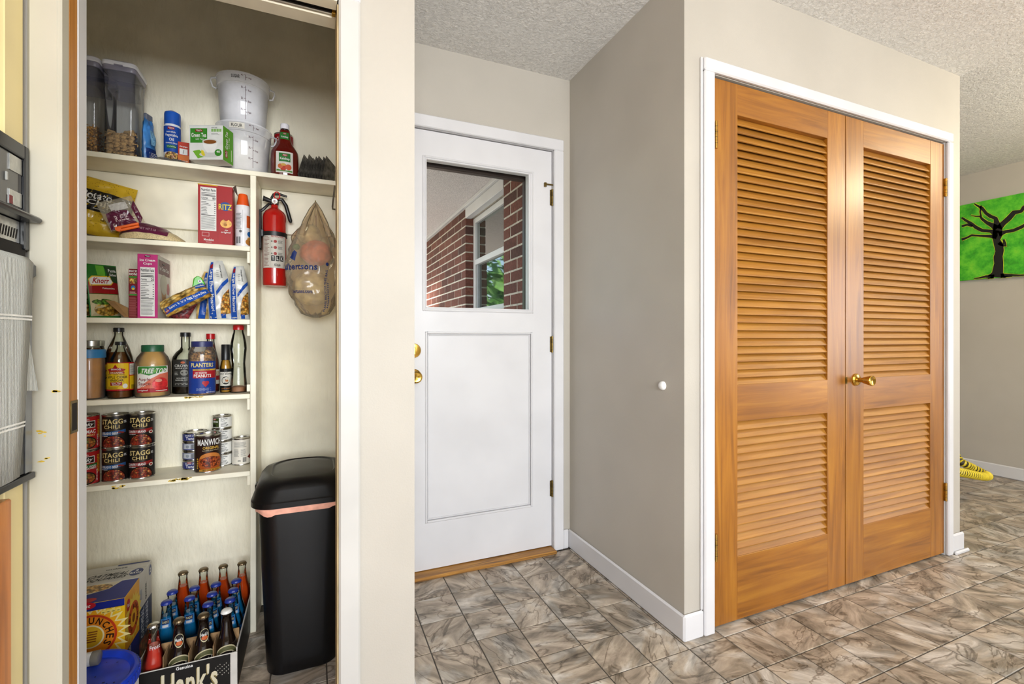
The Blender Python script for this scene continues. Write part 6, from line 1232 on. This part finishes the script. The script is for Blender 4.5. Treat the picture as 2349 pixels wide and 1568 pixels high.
def soda(kind, px, py, label):
    x, y = FL(px, py, .232); key = kind; x = min((-.4415, -.379, -.3165, -.2555), key=lambda q: abs(q - x)); y = min((1.6835, 1.7485, 1.8125, 1.878, 2.016), key=lambda q: abs(q - y))
    if key not in protos:
        t = thing('soda_bottle', label, 'bottle', (x, y, .004), facing(x, y), 'soda bottles in the cardboard tray')
        if kind == 'orange': body, liq, fill, cp = m_glass, m_bo, .178, m_capd
        elif kind == 'blue': body, liq, fill, cp = m_glass, m_bb, .183, m_capb
        elif kind == 'red': body, liq, fill, cp = m_glass, m_br, .165, m_steel
        elif kind == 'brown': body, liq, fill, cp = m_bk, None, 0, m_capd
        else: body, liq, fill, cp = m_bk, None, 0, (m_capw if kind == 'blackw' else m_capd)
        lath('bottle_glass', body, LN, t, 28, 60)
        if liq is not None:
            pr = [(max(.001, r - .0016), z + .002) for r, z in LN if z < fill]
            for (r0, a), (r1, b_) in zip(LN, LN[1:]):
                if a <= fill <= b_: k = (fill - a) / (b_ - a); pr.append((r0 + (r1 - r0) * k - .0016, fill)); break
            lath('soda', liq, pr, t, 24, 60)
        crown(t, cp)
        p = Print(t, on_cyl(lambda v: np_r(v) + .0004))
        if kind == 'blue': p.rect('neck_label', tint('#3f86c8'), -.015, .150, .015, .178, 1, 8, 4); p.rect('neck_label', tint('#1a2a5a'), -.010, .162, .010, .175, 2, 6, 2); p.text(tint('#e8d8a0'), "DAD'S", -.008, .165, .008, .172, 4, bold=.05); p.rect('neck_label_low', tint('#d8d8dc'), -.008, .153, .008, .160, 2, 4, 2); p.rect('body_label', tint('#2a7ac8'), -.04, .03, .04, .11, 1, 16, 1); p.text(tint(WHT), "DAD'S", -.026, .06, .026, .09, 3, bold=.05)
        elif kind in ('black', 'blackw'):
            if kind == 'black': p.ell('neck_oval', tint('#c8bf9a'), 0, .17, .0125, .019, 1, 24, 3).ell('neck_oval', tint('#1a1512'), 0, .171, .011, .0165, 2, 24, 3).ell('neck_oval_art', tint('#c8602a'), 0, .163, .008, .006, 3, 14, 2); p.text(tint(WHT), "Hank's", -.0095, .168, .0095, .178, 4, bold=.06)
            p.ell('body_oval', tint('#c8bf9a'), 0, .085, .036, .046, 1, 32, 5).ell('body_oval', tint('#5a5a3a'), 0, .085, .033, .043, 2, 32, 5).ell('body_oval', tint('#c8bf9a'), 0, .08, .030, .036, 3, 32, 5).ell('body_oval', tint('#1a1512'), 0, .08, .028, .034, 4, 32, 5); p.text(tint(WHT), "Hank's", -.026, .082, .026, .108, 6, bold=.06)
        elif kind == 'red': p.text(tint('#d8cfd0'), 'Frost', -.010, .160, .016, .171, 2, bold=.04); p.rect('body_label', tint('#38346a'), -.028, .075, .028, .09, 1, 14, 1); p.text(tint(WHT), 'TOP', -.02, .077, .02, .088, 3, bold=.05)
        p.done(); protos[key] = t
    else:
        t = copytree(protos[key]); t.location = (x, y, .004); t.rotation_euler = (0, 0, facing(x, y) + random.Random(px).uniform(-.35, .35)); t['label'] = label
    return t
def np_r(v):
    for (r0, a), (r1, b_) in zip(LN, LN[1:]):
        if a <= v <= b_: return r0 + (r1 - r0) * (v - a) / max(1e-6, b_ - a)
    return .013
ordn = ['leftmost', 'second from left', 'third from left', 'rightmost']
for k, (px, py) in enumerate([(415.5, 1308), (463.5, 1302), (507, 1296), (556, 1289)]): soda('orange', px, py, 'orange soda bottle in the back row, %s' % ordn[k])
for k, (px, py) in enumerate([(401, 1352), (454, 1342.5), (500, 1335.6), (546.6, 1328)]): soda('blue', px, py, 'blue soda bottle in the second row from the back, %s' % ordn[k])
for k, (px, py) in enumerate([(382.5, 1377), (435.6, 1368), (482.7, 1359), (540.7, 1348.4)]): soda('blue', px, py, 'blue soda bottle in the third row from the back, %s' % ordn[k])
for k, (px, py) in enumerate([(472.5, 1381), (529, 1370)]): soda('blue', px, py, 'blue soda bottle just behind the dark bottles, %s' % ('left one' if k == 0 else 'right one'))
soda('black', 411, 1417, 'dark root beer bottle with oval neck label beside the red soda'); soda('black', 461, 1408, 'dark root beer bottle with oval neck label in the middle of the front row')
soda('blackw', 526, 1396, 'dark bottle with white crown cap at the right front'); soda('red', 353, 1438, 'red soda bottle at the left front of the tray')
# kraft dividers between the front bottles
def tp(u, v): return (-.209 + u * CS - v * SN, 1.622 + u * SN + v * CS)
for nm, u0, v0, u1, v1, z0, z_1 in (('divider', -.2465, .068, -.0035, .068, .004, .155), ('divider', -.188, .004, -.188, .066, .004, .15), ('divider', -.1253, .004, -.1253, .066, .004, .145), ('divider', -.0635, .004, -.0635, .066, .004, .15)):
    if abs(u0 - u1) < 1e-6: box(nm, m_kr, (u0 - .001, v0, z0, u0 + .001, v1, z_1), bpy.data.objects['soda_tray'])
    else: box(nm, m_kr, (u0, v0 - .001, z0, u1, v0 + .001, z_1), bpy.data.objects['soda_tray'])
if 0:
    for o in bpy.data.objects:
        if o.name.startswith('soda_bottle'): print('SB', o.name, [round(c, 3) for c in o.location])
